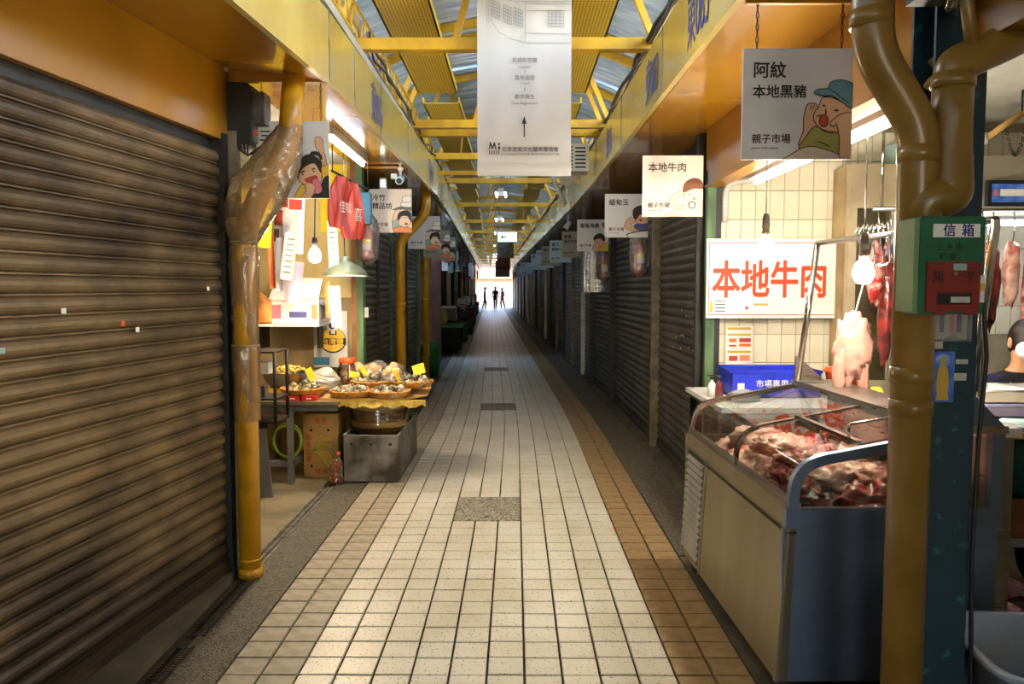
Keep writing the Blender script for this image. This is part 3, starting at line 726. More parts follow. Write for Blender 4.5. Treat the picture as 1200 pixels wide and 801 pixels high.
# ------------------------------------------------------------------ big cloth banner
PX = 4.95 / F
t = thing('exhibition_banner', 'tall pale grey cloth banner with building drawing and black arrow hanging over the alley', 'banner', (.0535, 4.95, 2.19))
BW = 108 * PX / 2
bf = lambda u: .006 * math.sin(u * 7) + .004 * math.sin(u * 17 + 1)
m = MB(); m.grid(lambda u, v: ((u - .5) * 2 * BW, bf(u) * .6, v * 1.16), 20, 12); m.grid(lambda u, v: ((u - .5) * 2 * BW, bf(u) * .6 + .003, v * 1.16), 20, 12); m.build('cloth', 'banner_cloth', t)
m = MB(); m.grid(lambda u, v: ((u - .5) * 2 * BW, -.013 * math.sin(v * PI) - .001, v * .08), 4, 8); m.grid(lambda u, v: ((u - .5) * 2 * BW, .013 * math.sin(v * PI) + .001, v * .08), 4, 8); m.build('rod_pocket', 'banner_cloth', t)
m = MB(); m.cyl((-BW - .005, 0, .04), (BW + .005, 0, .04), .009, 8); m.build('bottom_rod', 'conduit', t)
m = MB(); m.cyl((-BW - .03, 0, 1.16), (BW + .03, 0, 1.16), .012, 8); m.cyl((-BW + .02, 0, 1.16), (-BW + .02, .0, 1.40), .004, 5); m.cyl((BW - .02, 0, 1.16), (BW - .02, 0, 1.40), .004, 5); m.build('top_rod', 'conduit', t)
bx_ = lambda px: (px - 614) * PX
bz_ = lambda py: (208 - py) * PX
def btxt(s_, size, px, py, mat='ink_grey', bold=.01): text(t, s_, size * PX, bx_(px), bz_(py), mat, -.012, bold, 'CENTER')
btxt('馬蹄形空間', 5.8, 614.5, 79.5); btxt('U-shape', 4, 614.5, 86, bold=.004); btxt('青年迴遊', 5.8, 614.5, 99); btxt('U-turn', 4, 614.5, 104.5, bold=.004)
btxt('都市再生', 5.8, 614.5, 120.5); btxt('Urban Regeneration', 3.9, 614.5, 127, bold=.004)
for y in (90, 110): flat(t, 'dash', [(bx_(614.2), bz_(y + 2)), (bx_(614.9), bz_(y + 2)), (bx_(614.9), bz_(y - 2)), (bx_(614.2), bz_(y - 2))], 'ink_grey', 0, -.012)
flat(t, 'arrow', [(bx_(a), bz_(b)) for a, b in [(613.3, 164), (614.7, 164), (614.7, 149), (616.8, 149), (614, 140), (611.2, 149), (613.3, 149)]], 'ink_black', 0, -.012)
btxt('忠泰建築文化藝術基金會', 6.0, 621, 180, 'ink_black', .008); btxt('JUT FOUNDATION FOR ARTS & ARCHITECTURE', 3.1, 621, 184.5, 'ink_black', .01)
for k in range(5):
    a = 573.5 + k * 2.7
    flat(t, 'logo_mark', [(bx_(a), bz_(184)), (bx_(a + 1), bz_(184)), (bx_(a + 1), bz_(179)), (bx_(a), bz_(179))], 'ink_black', 0, -.012)
flat(t, 'logo_mark', [(bx_(a), bz_(b)) for a, b in [(573, 178), (574.3, 170), (575.6, 170), (577.3, 175), (579, 170), (580.3, 170), (582, 178), (580.6, 178), (579.5, 173.5), (577.6, 178), (577, 178), (575, 173.5), (574.2, 178)]], 'ink_black', 0, -.012)
flat(t, 'logo_mark', [(bx_(a), bz_(b)) for a, b in ell(585, 172, 1.3, 1.3, 10)], 'ink_black', 0, -.012)
flat(t, 'logo_mark', [(bx_(a), bz_(b)) for a, b in [(583.6, 178), (586.4, 178), (586, 174.5), (584, 174.5)]], 'ink_black', 0, -.012)
def bline(p, w=.5):
    for (a, b), (c, d) in zip(p, p[1:]):
        q = Vector((c - a, d - b)); L_ = max(q.length, 1e-5); nx, ny = -q.y / L_ * w / 2, q.x / L_ * w / 2
        flat(t, 'drawing_line', [(bx_(a + nx), bz_(b + ny)), (bx_(c + nx), bz_(d + ny)), (bx_(c - nx), bz_(d - ny)), (bx_(a - nx), bz_(b - ny))], 'ink_line', 0, -.0115, .0004)
bline([(575, -8), (576, 33), (585, 46), (600, 54), (615, 57.5)]); bline([(615, 11), (615, 58), (667, 58)]); bline([(617, 14), (667, 15)]); bline([(615, 47), (667, 48)])
bline([(576, 3), (590, 9), (605, 12), (667, 12)]); bline([(571, -8), (571, 36)]); bline([(573, -8), (573, 36)]); bline([(600, 3), (667, 5)]); bline([(617, 22), (667, 22)])
for x0, y0, w_, h_ in [(577, 10, 9, 18), (590, 15, 9, 19), (602, 18, 10, 19), (641, 22, 18, 18)]:
    for i in range(5): bline([(x0 + w_ * i / 4, y0 + i), (x0 + w_ * i / 4, y0 + h_ + i)] if w_ < 15 else [(x0 + w_ * i / 4, y0), (x0 + w_ * i / 4, y0 + h_)], .6)
    for i in range(6): bline([(x0, y0 + h_ * i / 5), (x0 + w_, y0 + h_ * i / 5 + (4 if w_ < 15 else 0))], .6)

# ------------------------------------------------------------------ hanging shop signs
def offset(pts, e):
    n = len(pts); A = sum(pts[i][0] * pts[(i + 1) % n][1] - pts[(i + 1) % n][0] * pts[i][1] for i in range(n)); sg = 1 if A > 0 else -1
    out = []
    for i in range(n):
        a = Vector(pts[i - 1]); b = Vector(pts[i]); c = Vector(pts[(i + 1) % n])
        v = (b - a).normalized() + (c - b).normalized()
        if v.length < 1e-6: v = Vector((1, 0))
        v.normalize(); out.append((b.x + v.y * e * sg, b.y - v.x * e * sg))
    return out
def shop_sign(label, d, s, lines, box=None, shapes=(), mat='sign_white', top=2.566, logo=True, ink='ink_black', rz=0, zb=1.975, lsize=None, lx=None):
    t = thing('shop_sign', label, 'sign', W(d, s, zb), rz, 'hanging shop signs')
    m = MB(); m.bx(-.2, .2, -.006, .006, 0, .4); m.build('board', mat, t)
    for x in (-.15, .16):
        m = MB(); z = .4; k = 0
        while z < top - zb - .012:
            m.tube([(x + (.005 if k % 2 else 0) * math.cos(a), (.005 if k % 2 == 0 else 0) * math.cos(a), z + .011 + .014 * math.sin(a)) for a in [2 * PI * q / 6 for q in range(6)]], .0018, 4, closed=True); z += .022; k += 1
        m.build('chain', 'black_iron', t)
    y = .30
    for i, (tx, sz) in enumerate(lines):
        text(t, tx, sz, lx if lx is not None else -.165, y, ink, -.0068, .016); y -= sz * 1.25 if i + 1 < len(lines) else 0
        if i + 1 < len(lines) and lines[i + 1][1] < sz: y += (sz - lines[i + 1][1]) * .4
    if logo:
        text(t, '親子市場', .036, -.165, .062, 'ink_brown', -.0068, .014); text(t, 'parent-child market', .0125, -.166, .038, 'ink_brown', -.0068, .01)
    if shapes:
        x0, y0, x1, y1 = box; lay = 0
        def mp(p): return (max(-.199, min(.199, -.2 + .4 * (p[0] - x0) / (x1 - x0))), max(.001, min(.399, .4 * (y1 - p[1]) / (y1 - y0))))
        for nm, pts, mt, ol in shapes:
            q = [mp(p) for p in (smoothloop(pts, 3) if len(pts) < 20 else pts)]
            if ol:
                flat(t, 'outline', [(max(-.2, min(.2, a)), max(0, min(.4, b))) for a, b in offset(q, ol)], 'ink_darkred' if mat == 'sign_warm' else 'ink_brown' , lay, -.0062, .0004); lay += 1
            flat(t, nm, q, mt, lay, -.0062, .0004); lay += 1
    return t
O_ = .0035
shop_sign('square white hanging sign with shouting man in teal cap, nearest on the right', 1.034, 2.985, [('阿紋', .062), ('本地黑豬', .05)], (60, 20, 785, 745), [
    ('arm', [(490, 390), (520, 380), (555, 390), (550, 430), (535, 480), (560, 520), (540, 590), (450, 640), (440, 640), (470, 560), (470, 480), (480, 430)], 'skin_print', O_),
    ('shirt', [(545, 530), (600, 560), (650, 575), (695, 570), (705, 620), (705, 725), (600, 690), (520, 665), (440, 670), (480, 610)], 'shirt_olive', O_),
    ('apron', [(360, 735), (440, 685), (520, 662), (640, 690), (720, 725), (720, 745), (360, 745)], 'apron_cream', O_),
    ('face', [(585, 350), (640, 340), (740, 385), (783, 420), (785, 480), (740, 560), (690, 565), (620, 555), (570, 530), (535, 480), (545, 430), (570, 400)], 'skin_print', O_),
    ('mouth', ell(600, 493, 27, 37), 'print_red', O_),
    ('eye', ell(598, 393, 12, 6), 'ink_brown', 0), ('eye', ell(680, 425, 17, 7), 'ink_brown', 0), ('nose', [(608, 410), (612, 412), (618, 445), (606, 450), (604, 444)], 'ink_brown', 0),
    ('moustache', [(550, 460), (580, 452), (582, 458), (556, 468)], 'ink_brown', 0), ('fold', [(540, 628), (590, 632), (640, 658), (636, 664), (588, 640)], 'ink_brown', 0),
    ('finger_line', [(508, 395), (513, 395), (511, 420), (506, 420)], 'ink_brown', 0), ('finger_line', [(528, 392), (533, 392), (531, 418), (526, 418)], 'ink_brown', 0),
    ('arm', [(650, 500), (690, 465), (740, 445), (785, 470), (785, 745), (712, 745), (708, 620), (695, 550), (680, 510), (660, 528), (645, 515)], 'skin_print', O_),
    ('cap', [(530, 310), (560, 290), (620, 285), (640, 245), (700, 230), (760, 245), (785, 270), (785, 405), (740, 385), (680, 345), (640, 325), (600, 330), (560, 320)], 'cap_teal', O_),
    ('cap_seam', [(622, 283), (640, 290), (700, 330), (760, 375), (758, 380), (695, 336), (636, 296)], 'ink_brown', 0)])
_b = MB(); _b.bx(.84, 1.29, 2.975, 2.995, 2.535, 2.552); _b.build('sign_bar', 'beam_yellow', wall_right)
pm('sign_warm', 'f0e6d6', 'e8dcc8', 3, .5)
shop_sign('cream hanging sign with a chef holding a ladle beside the green post', 1.04, 5.33, [('本地牛肉', .064)], (455, 175, 730, 455), [
    ('body', [(560, 452), (610, 420), (650, 400), (727, 380), (729, 455), (560, 455)], 'skin_pale', .003),
    ('arm', [(578, 388), (585, 360), (640, 335), (652, 346), (612, 375), (642, 410), (622, 416), (585, 402)], 'skin_pale', .003),
    ('face', [(648, 342), (690, 322), (727, 325), (729, 380), (700, 392), (665, 387), (645, 367)], 'skin_pale', .003),
    ('hair', [(640, 342), (645, 305), (680, 280), (715, 285), (729, 310), (727, 326), (690, 325), (660, 336)], 'hair_brown', .002),
    ('mouth', ell(690, 372, 7, 6), 'print_orange', .001), ('eye', ell(668, 352, 4, 3), 'ink_brown', 0), ('eye', ell(700, 342, 5, 2), 'ink_brown', 0),
    ('ladle', ell(680, 402, 17), 'ink_brown', 0), ('ladle', ell(680, 402, 12), 'sign_warm', 0)], mat='sign_warm', ink='ink_brown')
shop_sign('white hanging sign with a jade seller leaning on a counter', 1.03, 7.46, [('緬甸玉', .062), ('', .04)], (280, 345, 478, 548), [
    ('arm', [(370, 495), (395, 455), (425, 468), (400, 490), (430, 512), (400, 516)], 'skin_print', .004),
    ('shirt', [(415, 492), (440, 480), (474, 480), (476, 517), (430, 512)], 'print_purple', .004),
    ('face', [(420, 462), (435, 440), (474, 436), (476, 478), (440, 484), (424, 476)], 'skin_print', .004),
    ('hair', [(408, 445), (414, 412), (450, 398), (476, 402), (476, 438), (440, 442), (424, 466)], 'hair_black', .002), ('mouth', ell(444, 467, 8, 6), 'print_red', .001),
    ('counter_line', [(384, 545), (386, 528), (474, 512), (474, 517), (390, 532), (388, 545)], 'ink_brown', 0)])
shop_sign('white hanging sign with a curly haired cook in yellow apron', 1.02, 10.2, [('基隆海產', .062)], (505, 243, 745, 488), [
    ('sleeve', [(625, 487), (635, 440), (660, 430), (690, 487)], 'apron_cream', .004),
    ('apron', [(672, 487), (690, 450), (722, 420), (740, 440), (745, 487)], 'print_yellow', .004),
    ('face', [(640, 402), (660, 380), (705, 395), (707, 440), (672, 452), (645, 432)], 'skin_print', .004),
    ('hair', [(632, 405), (638, 370), (680, 350), (712, 368), (718, 405), (704, 408), (690, 392), (655, 392)], 'hair_black', .002),
    ('hand', [(630, 470), (640, 425), (660, 415), (672, 440), (660, 480)], 'skin_print', .003), ('fan', [(695, 280), (705, 268), (722, 268), (735, 290), (725, 318), (706, 300)], 'ink_grey', .003)])
pm('sign_grey', 'b0a794', 'a29a88', 3, .6); pm('sign_blue', 'c8dde2', 'b8cfd6', 3, .5)
for i, (s, d, mt, ln, lb) in enumerate([
        (12.3, .98, 'sign_grey', [('創藝', .06), ('藝術茶具', .05)], 'greyish square hanging sign behind the curly haired cook sign'),
        (14.6, .96, 'sign_blue', [('東75', .07), ('農產行', .06)], 'pale blue square hanging sign, second behind the curly haired cook sign'),
        (16.6, .94, 'sign_grey', [('東73', .07)], 'dull white hanging sign, third behind the curly haired cook sign'),
        (18.3, .92, 'sign_blue', [('小吃', .07)], 'pale blue hanging sign, fourth behind the curly haired cook sign'),
        (20.2, .90, 'sign_blue', [('東7', .07)], 'pale blue hanging sign, fifth behind the curly haired cook sign'),
        (27, .90, 'sign_blue', [('東6', .07)], 'small distant pale blue hanging sign on the right'),
        (32, .90, 'sign_blue', [('東5', .07)], 'smallest distant pale blue hanging sign on the right')]):
    shop_sign(lb, d + .03, s, ln, mat=mt)
shop_sign('hanging sign with a woman sticking out a red tongue, half behind the plastic wrap', -1.18, 4.24, [('三', .066)], (234, 256, 586, 608), [
    ('sleeve', [(552, 455), (582, 455), (586, 515), (560, 522)], 'print_yellow', .003), ('sleeve', [(425, 607), (440, 570), (460, 545), (475, 560), (455, 607)], 'print_yellow', .003),
    ('arm', [(525, 335), (545, 330), (558, 345), (560, 380), (574, 450), (552, 457), (545, 400), (528, 375)], 'skin_print', .003),
    ('body', [(500, 602), (540, 570), (560, 522), (586, 510), (586, 607), (490, 607)], 'hair_black', .003),
    ('face', [(440, 512), (470, 465), (520, 450), (550, 490), (547, 530), (525, 562), (480, 547), (452, 532)], 'skin_print', .003),
    ('hair', [(428, 500), (430, 455), (455, 425), (500, 406), (552, 440), (550, 478), (545, 490), (520, 450), (480, 462), (452, 490), (442, 522)], 'hair_black', 0),
    ('hair_bun', [(500, 410), (505, 396), (530, 394), (552, 410), (556, 430), (545, 432), (538, 415), (515, 412)], 'hair_black', 0),
    ('mouth', [(474, 522), (495, 513), (525, 505), (532, 520), (510, 537), (485, 534)], 'print_red', .002), ('tongue', [(508, 532), (530, 520), (552, 560), (545, 582), (525, 586), (518, 560)], 'print_pink', .002),
    ('hand', [(475, 552), (490, 538), (510, 545), (520, 562), (500, 607), (455, 607), (485, 572)], 'skin_print', .002),
    ('eyebrow', [(455, 488), (475, 482), (476, 487), (456, 493)], 'hair_black', 0), ('eyebrow', [(508, 474), (522, 470), (523, 475), (509, 479)], 'hair_black', 0), ('eye', ell(466, 500, 5, 3), 'ink_black', 0), ('eye', ell(516, 486, 5, 3), 'ink_black', 0)], top=2.60)
man2 = [('arm', [(340, 600), (345, 530), (380, 480), (392, 490), (368, 540), (368, 602)], 'skin_pale', .004), ('sleeve', [(338, 600), (345, 565), (378, 560), (378, 625), (345, 625)], 'print_teal', .003),
        ('apron', [(352, 638), (362, 605), (462, 612), (463, 640)], 'print_orange', .004), ('face', ell(417, 572, 38, 32), 'skin_pale', .004),
        ('hair', [(376, 560), (380, 515), (420, 495), (458, 510), (463, 575), (440, 535), (400, 532)], 'hair_black', .002), ('mouth', ell(428, 583, 10, 7), 'print_red', .001),
        ('tray', [(340, 492), (400, 470), (463, 478), (463, 496), (400, 486)], 'ink_grey', .003), ('steamer', [(400, 468), (405, 440), (463, 440), (463, 470)], 'print_white', .004), ('steamer', [(410, 438), (414, 405), (458, 402), (463, 436)], 'print_white', .004)]
shop_sign('cream hanging sign with a boy carrying bamboo steamers under the camera', -1.165, 7.46, [('冷竹', .062), ('精品坊', .062)], (185, 355, 463, 640), man2, mat='sign_warm', zb=2.02, top=2.572)
shop_sign('hanging sign behind the yellow pipe bend, steamers drawn at its corner', -1.10, 9.9, [('東05', .07)], (185, 355, 463, 640), man2, zb=1.99, top=2.57)
shop_sign('hanging sign past the second left shutter with steamer boy', -1.09, 12.0, [('東05', .07)], (185, 355, 463, 640), man2, mat='sign_grey', zb=1.97, top=2.57)
shop_sign('farthest hanging sign on the left with steamer boy', -1.08, 13.6, [('東04', .07)], (185, 355, 463, 640), man2, mat='sign_grey', zb=1.97, top=2.57)
# painted stall numbers on the fascias
def fnum(tx, side, d, s, size=.29):
    ry = R(-90) if side > 0 else R(90)
    ang = 0
    o = text(wall_right if side > 0 else wall_left, tx, size, 0, 0, 'ink_blue', 0, .0, spacing=.92, name='stall_number', sx=.62)
    o.location = W(d - side * .0165, s, FB + .065)
    o.rotation_euler = (PI / 2, 0, -PI / 2) if side > 0 else (PI / 2, 0, PI / 2 - .012)
    return o
fnum('東083', 1, .806, 4.93); fnum('東085', 1, .815, 3.8); fnum('東081', 1, .794, 6.95); fnum('東056', -1, -.951, 5.25); fnum('東054', -1, -.905, 8.3)

# ------------------------------------------------------------------ left stall and pipes
def bend(pts, k=5, r=.12):
    """round the corners of a polyline"""
    P = [Vector(p) for p in pts]; out = [P[0]]
    for a, b, c in zip(P, P[1:], P[2:]):
        u = (a - b); v = (c - b); q = min(r, u.length * .45, v.length * .45); u.normalize(); v.normalize()
        p0 = b + u * q; p1 = b + v * q
        for i in range(k + 1):
            t_ = i / k; out.append(p0 * (1 - t_) ** 2 + b * 2 * t_ * (1 - t_) + p1 * t_ * t_)
    out.append(P[-1]); return out
t = thing('wrapped_drainpipe', 'yellow drainpipe wrapped in crumpled clear plastic beside the tan shutter', 'pipe', (-1.385, 4.07, 0))
path = [(0, 0, .0), (0, 0, 1.74), (.07, 0, 1.95), (.24, 0, 2.22), (.275, 0, 2.58)]
m = MB(); m.tube(bend(path, 6, .1), .056, 18); m.build('pipe', 'pipe_yellow', t)
m = MB(); m.cyl((0, 0, .0), (0, 0, .05), .062, 18); m.cyl((0, 0, .09), (0, 0, .10), .060, 18); m.build('coupling', 'pipe_yellow', t)
def wrapmesh(pts, rs, seed, amp, nu=26):
    m = MB(); P = [Vector(p) for p in pts]; K = len(P)
    def fn(u, v):
        q = v * (K - 1); i = min(int(q), K - 2); f_ = q - i
        c = P[i].lerp(P[i + 1], f_); r = rs[i] * (1 - f_) + rs[i + 1] * f_; a = u * 2 * PI
        nz = noise.noise(Vector((math.cos(a) * 1.7 + seed, math.sin(a) * 1.7, v * 5))) + 1.3 * (.35 - abs(noise.noise(Vector((math.cos(a + v * 3) * 3.5, math.sin(a + v * 3) * 3.5 + seed, v * 9))))) + .5 * noise.noise(Vector((math.cos(a) * 9, math.sin(a) * 9 + seed, v * 26)))
        r *= 1 + amp * nz
        return (c.x + r * math.cos(a), c.y + r * .8 * math.sin(a), c.z)
    m.grid(fn, max(nu, 44), 80); return m
wrapmesh([(0, 0, .82), (0, 0, 1.2), (0, 0, 1.22), (0, 0, 1.6), (.0, 0, 1.74)], [.068, .072, .062, .074, .066], 3, .10).build('plastic_wrap', 'wrap_plastic', t)
wrapmesh([(.0, 0, 1.72), (.02, 0, 1.80), (.06, -.01, 1.92), (.12, -.01, 2.05), (.19, 0, 2.18), (.25, 0, 2.32)], [.066, .10, .145, .15, .11, .062], 8, .09, 40).build('plastic_wrap', 'wrap_plastic', t)
for z in (1.21, 1.735):
    m = MB(); m.tube([(.066 * math.cos(a), .06 * math.sin(a), z) for a in [2 * PI * i / 16 for i in range(16)]], .006, 6, closed=True); m.build('binding', 'cable_tan', t)
t = thing('electrical_box', 'black electrical box with wires under the near soffit beside the wrapped pipe', 'electrical box', (-1.41, 4.18, 2.235))
m = MB(); m.bev(-.10, .05, -.06, .10, 0, .31, .006); m.build('body', 'black_plastic', t)
m = MB(); m.bx(.055, .12, -.03, .08, .11, .27); m.bx(.05, .06, -.03, .08, .02, .30); m.build('switch_cover', 'cable_grey', t)
m = MB(); m.bx(.062, .085, -.035, -.03, .05, .075); m.build('indicator', 'orange_plastic', t)
for k in range(4):
    m = MB(); m.tube([(-.02 + k * .02, -.05, .01), (.0 + k * .012, -.05, -.03 - .01 * k), (.04, -.04, -.05), (.1, -.02, -.03 + .01 * k)], .005, 6); m.build('wire', 'black_plastic', t)
def ypipe(label, d, s, pts, r=.055, mat='pipe_yellow'):
    o = thing('drainpipe', label, 'pipe', W(d, s)); m = MB(); m.tube(bend(pts, 6, .1), r, 16); m.build('pipe', mat, o)
    for z in (.4, 1.3): m = MB(); m.cyl((0, 0, z), (0, 0, z + .05), r + .006, 16); m.build('coupling', mat, o)
    return o
ypipe('yellow drainpipe with an angled top between the left shutters', -1.28, 8.95, [(0, 0, 0), (0, 0, 2.03), (.29, 0, 2.33), (.29, 0, 2.58)])
ypipe('farther yellow drainpipe before the open shops on the left', -1.30, 12.45, [(0, 0, 0), (0, 0, 2.0), (.2, 0, 2.25), (.2, 0, 2.58)])
t = thing('tube_light', 'fluorescent tube light under the soffit above the red bags', 'lamp', (-1.262, 5.45, 2.52))
m = MB(); m.bx(-.03, .03, 0, 1.22, .02, .08); m.build('lamp_housing', 'lamp_case', t); m = MB(); m.cyl((0, .02, 0), (0, 1.2, 0), .014, 10); m.build('tube', 'tube_glow', t)
t = thing('hanging_bulb', 'bare glowing bulb hanging over the left stall table', 'lamp', (-1.405, 5.6, 1.68))
m = MB(); m.lathe([(.0, 0), (.025, .006), (.04, .03), (.043, .05), (.034, .08), (.016, .105), (.0, .106)], n=16); m.build('bulb', 'bulb_warm', t)
m = MB(); m.lathe([(.018, .1), (.02, .16), (.012, .18), (.0, .181)], n=12); m.build('socket', 'black_plastic', t); m = MB(); m.tube([(0, 0, .18), (.01, 0, .5), (0, 0, .9)], .004, 6); m.build('cord', 'black_plastic', t)
t = thing('lamp_shade', 'grey green metal lamp shade hanging right of the glowing bulb', 'lamp', (-1.34, 6.28, 1.60))
m = MB(); m.lathe([(.175, 0), (.178, .006), (.165, .03), (.12, .075), (.06, .105), (.035, .12), (.035, .15), (.0, .152)], n=28, caps=False); m.build('shade', 'lampshade', t)
m = MB(); m.lathe([(.170, .003), (.16, .028), (.115, .07), (.05, .1), (0, .105)], n=28, caps=False); m.build('inner_shade', 'white_paint', t); m = MB(); m.lathe([(0, .005), (.022, .012), (.034, .035), (.03, .06), (.014, .085), (0, .086)], n=14); m.build('bulb', 'bulb_shade', t)
m = MB(); m.tube([(0, 0, .15), (-.01, 0, .6), (0, 0, 1.0)], .004, 6); m.build('cord', 'black_plastic', t)
# rod with plastic bags
t = thing('hanging_rod', 'dark metal rod under the soffit carrying plastic bags', 'rod', (-1.25, 5.48, 2.3))
m = MB(); m.tube([(0, 0, 0), (.055, 1.05, 0)], .009, 8); m.build('rod', 'black_iron', t); m = MB(); m.cyl((0, .02, 0), (0, .02, .3), .004, 5); m.cyl((.055, 1.03, 0), (.055, 1.03, .3), .004, 5); m.build('hanger', 'black_iron', t)
def hang_sheet(name, label, cat, loc, w, h, mat, rz=0, seed=0, amp=.03, waist=.35, group=None, th=.004):
    o = thing(name, label, cat, loc, rz, group); m = MB()
    def f1(off):
        def g(u, v):
            ww = w * (waist + (1 - waist) * min(1, (1 - v) * 2.2)); x = (u - .5) * ww
            return (x, amp * noise.noise(Vector((u * 5 + seed, v * 1.5, 0))) + off, -h * (1 - v) + .02 * noise.noise(Vector((u * 6, seed, v))) * (1 - v))
        return g
    m.grid(f1(0), 16, 12); m.grid(f1(th), 16, 12); m.build('sheet', mat, o); return o
b = hang_sheet('plastic_bag', 'red plastic carrier bags hanging under the rod behind the tongue sign', 'bag', (-1.24, 5.68, 2.29), .32, .36, 'bag_red_opaque', R(75), 2, .06, .5, 'red bags')
text(b, '佳味', .09, -.09, -.25, 'print_white', -.04, .01)
b = hang_sheet('plastic_bag', 'red striped plastic bag hanging at the rod end by the blue box', 'bag', (-1.22, 6.02, 2.29), .28, .42, 'bag_red_opaque', R(70), 5, .06, .45, 'red bags')
text(b, '喜', .11, -.05, -.28, 'print_white', -.045, .01)
t = thing('meter_box', 'blue meter box under the soffit beside the red bags', 'box', (-1.30, 6.95, 2.06))
m = MB(); m.bev(-.07, .05, -.05, .05, 0, .27, .012); m.build('body', 'sky_blue_box', t); m = MB(); m.bx(-.05, .03, -.055, -.05, .03, .2); m.build('cover', 'sky_blue_box', t); m = MB(); m.tube([(.0, 0, 0), (.0, 0, -.05), (-.04, 0, -.09), (-.1, 0, -.05)], .007, 6); m.build('cable', 'cable_tan', t)
t = thing('night_light', 'small white lamp beside the blue meter box', 'lamp', (-1.20, 7.3, 2.40)); m = MB(); m.bev(-.03, .03, -.02, .02, 0, .1, .008); m.build('cover', 'lamp_case', t); m = MB(); m.bx(-.018, .018, -.024, -.02, .02, .08); m.build('lit_face', 'exit_glow', t)
t = thing('security_camera', 'white bullet security camera hanging from the left soffit', 'camera', (-.985, 6.9, 2.57))
m = MB(); m.cyl((0, 0, 0), (0, 0, -.11), .012, 10); m.cyl((0, 0, -.01), (0, 0, 0), .03, 14); m.bx(-.02, .02, -.02, .02, -.06, -.04); m.build('mount', 'white_paint', t)
m = MB(); m.tube([(0, .07, -.12), (0, -.09, -.16)], [.03, .034], 16); m.build('body', 'print_teal', t); m = MB(); m.cyl((0, -.088, -.16), (0, -.096, -.162), .024, 16); m.build('lens', 'black_plastic', t)
m = MB(); m.bx(-.08, -.03, -.02, .05, -.13, -.09); m.build('junction', 'white_paint', t); m = MB(); m.cyl((.03, -.02, -.09), (.13, -.1, -.19), .005, 6); m.build('cable', 'cable_grey', t)
def extinguisher(label, loc):
    t = thing('fire_extinguisher', label, 'fire extinguisher', loc, 0, 'bagged fire extinguishers')
    m = MB(); m.lathe([(.0, 0), (.05, .0), (.055, .02), (.055, .24), (.04, .29), (.018, .31), (.018, .33), (0, .33)], n=18); m.build('cylinder', 'red_paint', t)
    m = MB(); m.bx(-.012, .012, -.05, .02, .33, .345); m.bx(-.01, .01, -.05, .015, .35, .362); m.cyl((0, 0, .32), (0, 0, .36), .014, 8); m.build('valve', 'black_iron', t)
    m = MB(); m.tube([(.02, 0, .33), (.06, -.01, .32), (.072, -.01, .2), (.07, -.01, .1)], .007, 6); m.build('hose', 'black_plastic', t)
    m = MB(); m.bx(-.035, .035, -.0575, -.052, .1, .2); m.build('paper_label', 'paper_white', t); m = MB(); m.bx(-.035, .035, -.0578, -.0573, .16, .2); m.build('paper_label', 'paper_yellow', t)
    wrapmesh([(0, 0, -.03), (0, 0, .03), (0, 0, .25), (0, 0, .36), (0, 0, .44)], [.02, .09, .10, .09, .03], loc[1], .12, 20).build('plastic_bag', 'bag_plastic', t)
    m = MB(); m.cyl((0, .06, .3), (0, .12, .3), .006, 6); m.build('hook', 'black_iron', t); return t
extinguisher('red fire extinguisher in a clear bag hung beside the stall post on the left', (-1.32, 7.15, 1.74))
extinguisher('red fire extinguisher in a clear bag on the right under the jade sign', (1.2, 7.72, 1.64))
t = extinguisher('bagged red extinguisher behind the clear curtain strips on the right', W(1.19, 10.35, 1.62))
t = thing('strip_curtain', 'clear plastic curtain strips hanging on the right wall under the cook sign', 'curtain', W(1.12, 11.0, 1.45))
for k in range(5): m = MB(); m.grid(lambda u, v: (-.16 + k * .075 + u * .085, .01 * math.sin(u * 3 + k), v * .6), 3, 3); m.build('strip', 'strip_curtain', t)
m = MB(); m.cyl((-.18, 0, .6), (.25, 0, .6), .008, 6); m.build('rail', 'black_iron', t)
# ---- stall table
t = thing('stall_table', 'low steel framed table of the left stall under the baskets', 'table', (-1.70, 6.0, 0))
m = MB(); m.bx(-.45, .36, -.02, 1.0, .62, .645); m.build('tabletop', 'stainless_worn', t)
for x, y in [(-.02, .02), (-.4, .95), (.3, .95), (-.43, .02)]: m = MB(); m.bx(x - .02, x + .02, y - .02, y + .02, 0, .62); m.build('leg', 'board_grey', t)
m = MB(); m.bx(-.42, .34, .02, .06, .57, .62); m.bx(-.42, 0, .02, .06, .14, .18); m.bx(-.04, 0, .02, .95, .14, .18); m.build('rail', 'board_grey', t)
t = thing('cardboard_sheet', 'flattened cardboard sheet with ragged plastic edge spread over the stall table', 'cardboard', (-1.2, 6.3, .647))
m = MB(); m.prism([(-.42, -.18), (-.2, -.24), (.1, -.26), (.38, -.2), (.50, .0), (.48, .5), (-.38, .5)], lambda a, b: (a, b, 0), lambda a, b: (a, b, .012)); m.build('sheet', 'cardboard', t)
for k in range(9):
    a = -.4 + k * .1; y_ = -.2 - .05 * math.sin((k + .6) / 9 * PI); m = MB(); m.grid(lambda u, v: (a + u * .11, y_ - .012 * math.sin(v * 2 + k), -.0 - v * (.035 + .03 * abs(math.sin(k * 2.1 + u * 3)))), 4, 3); m.build('plastic_edge', 'noodle', t)
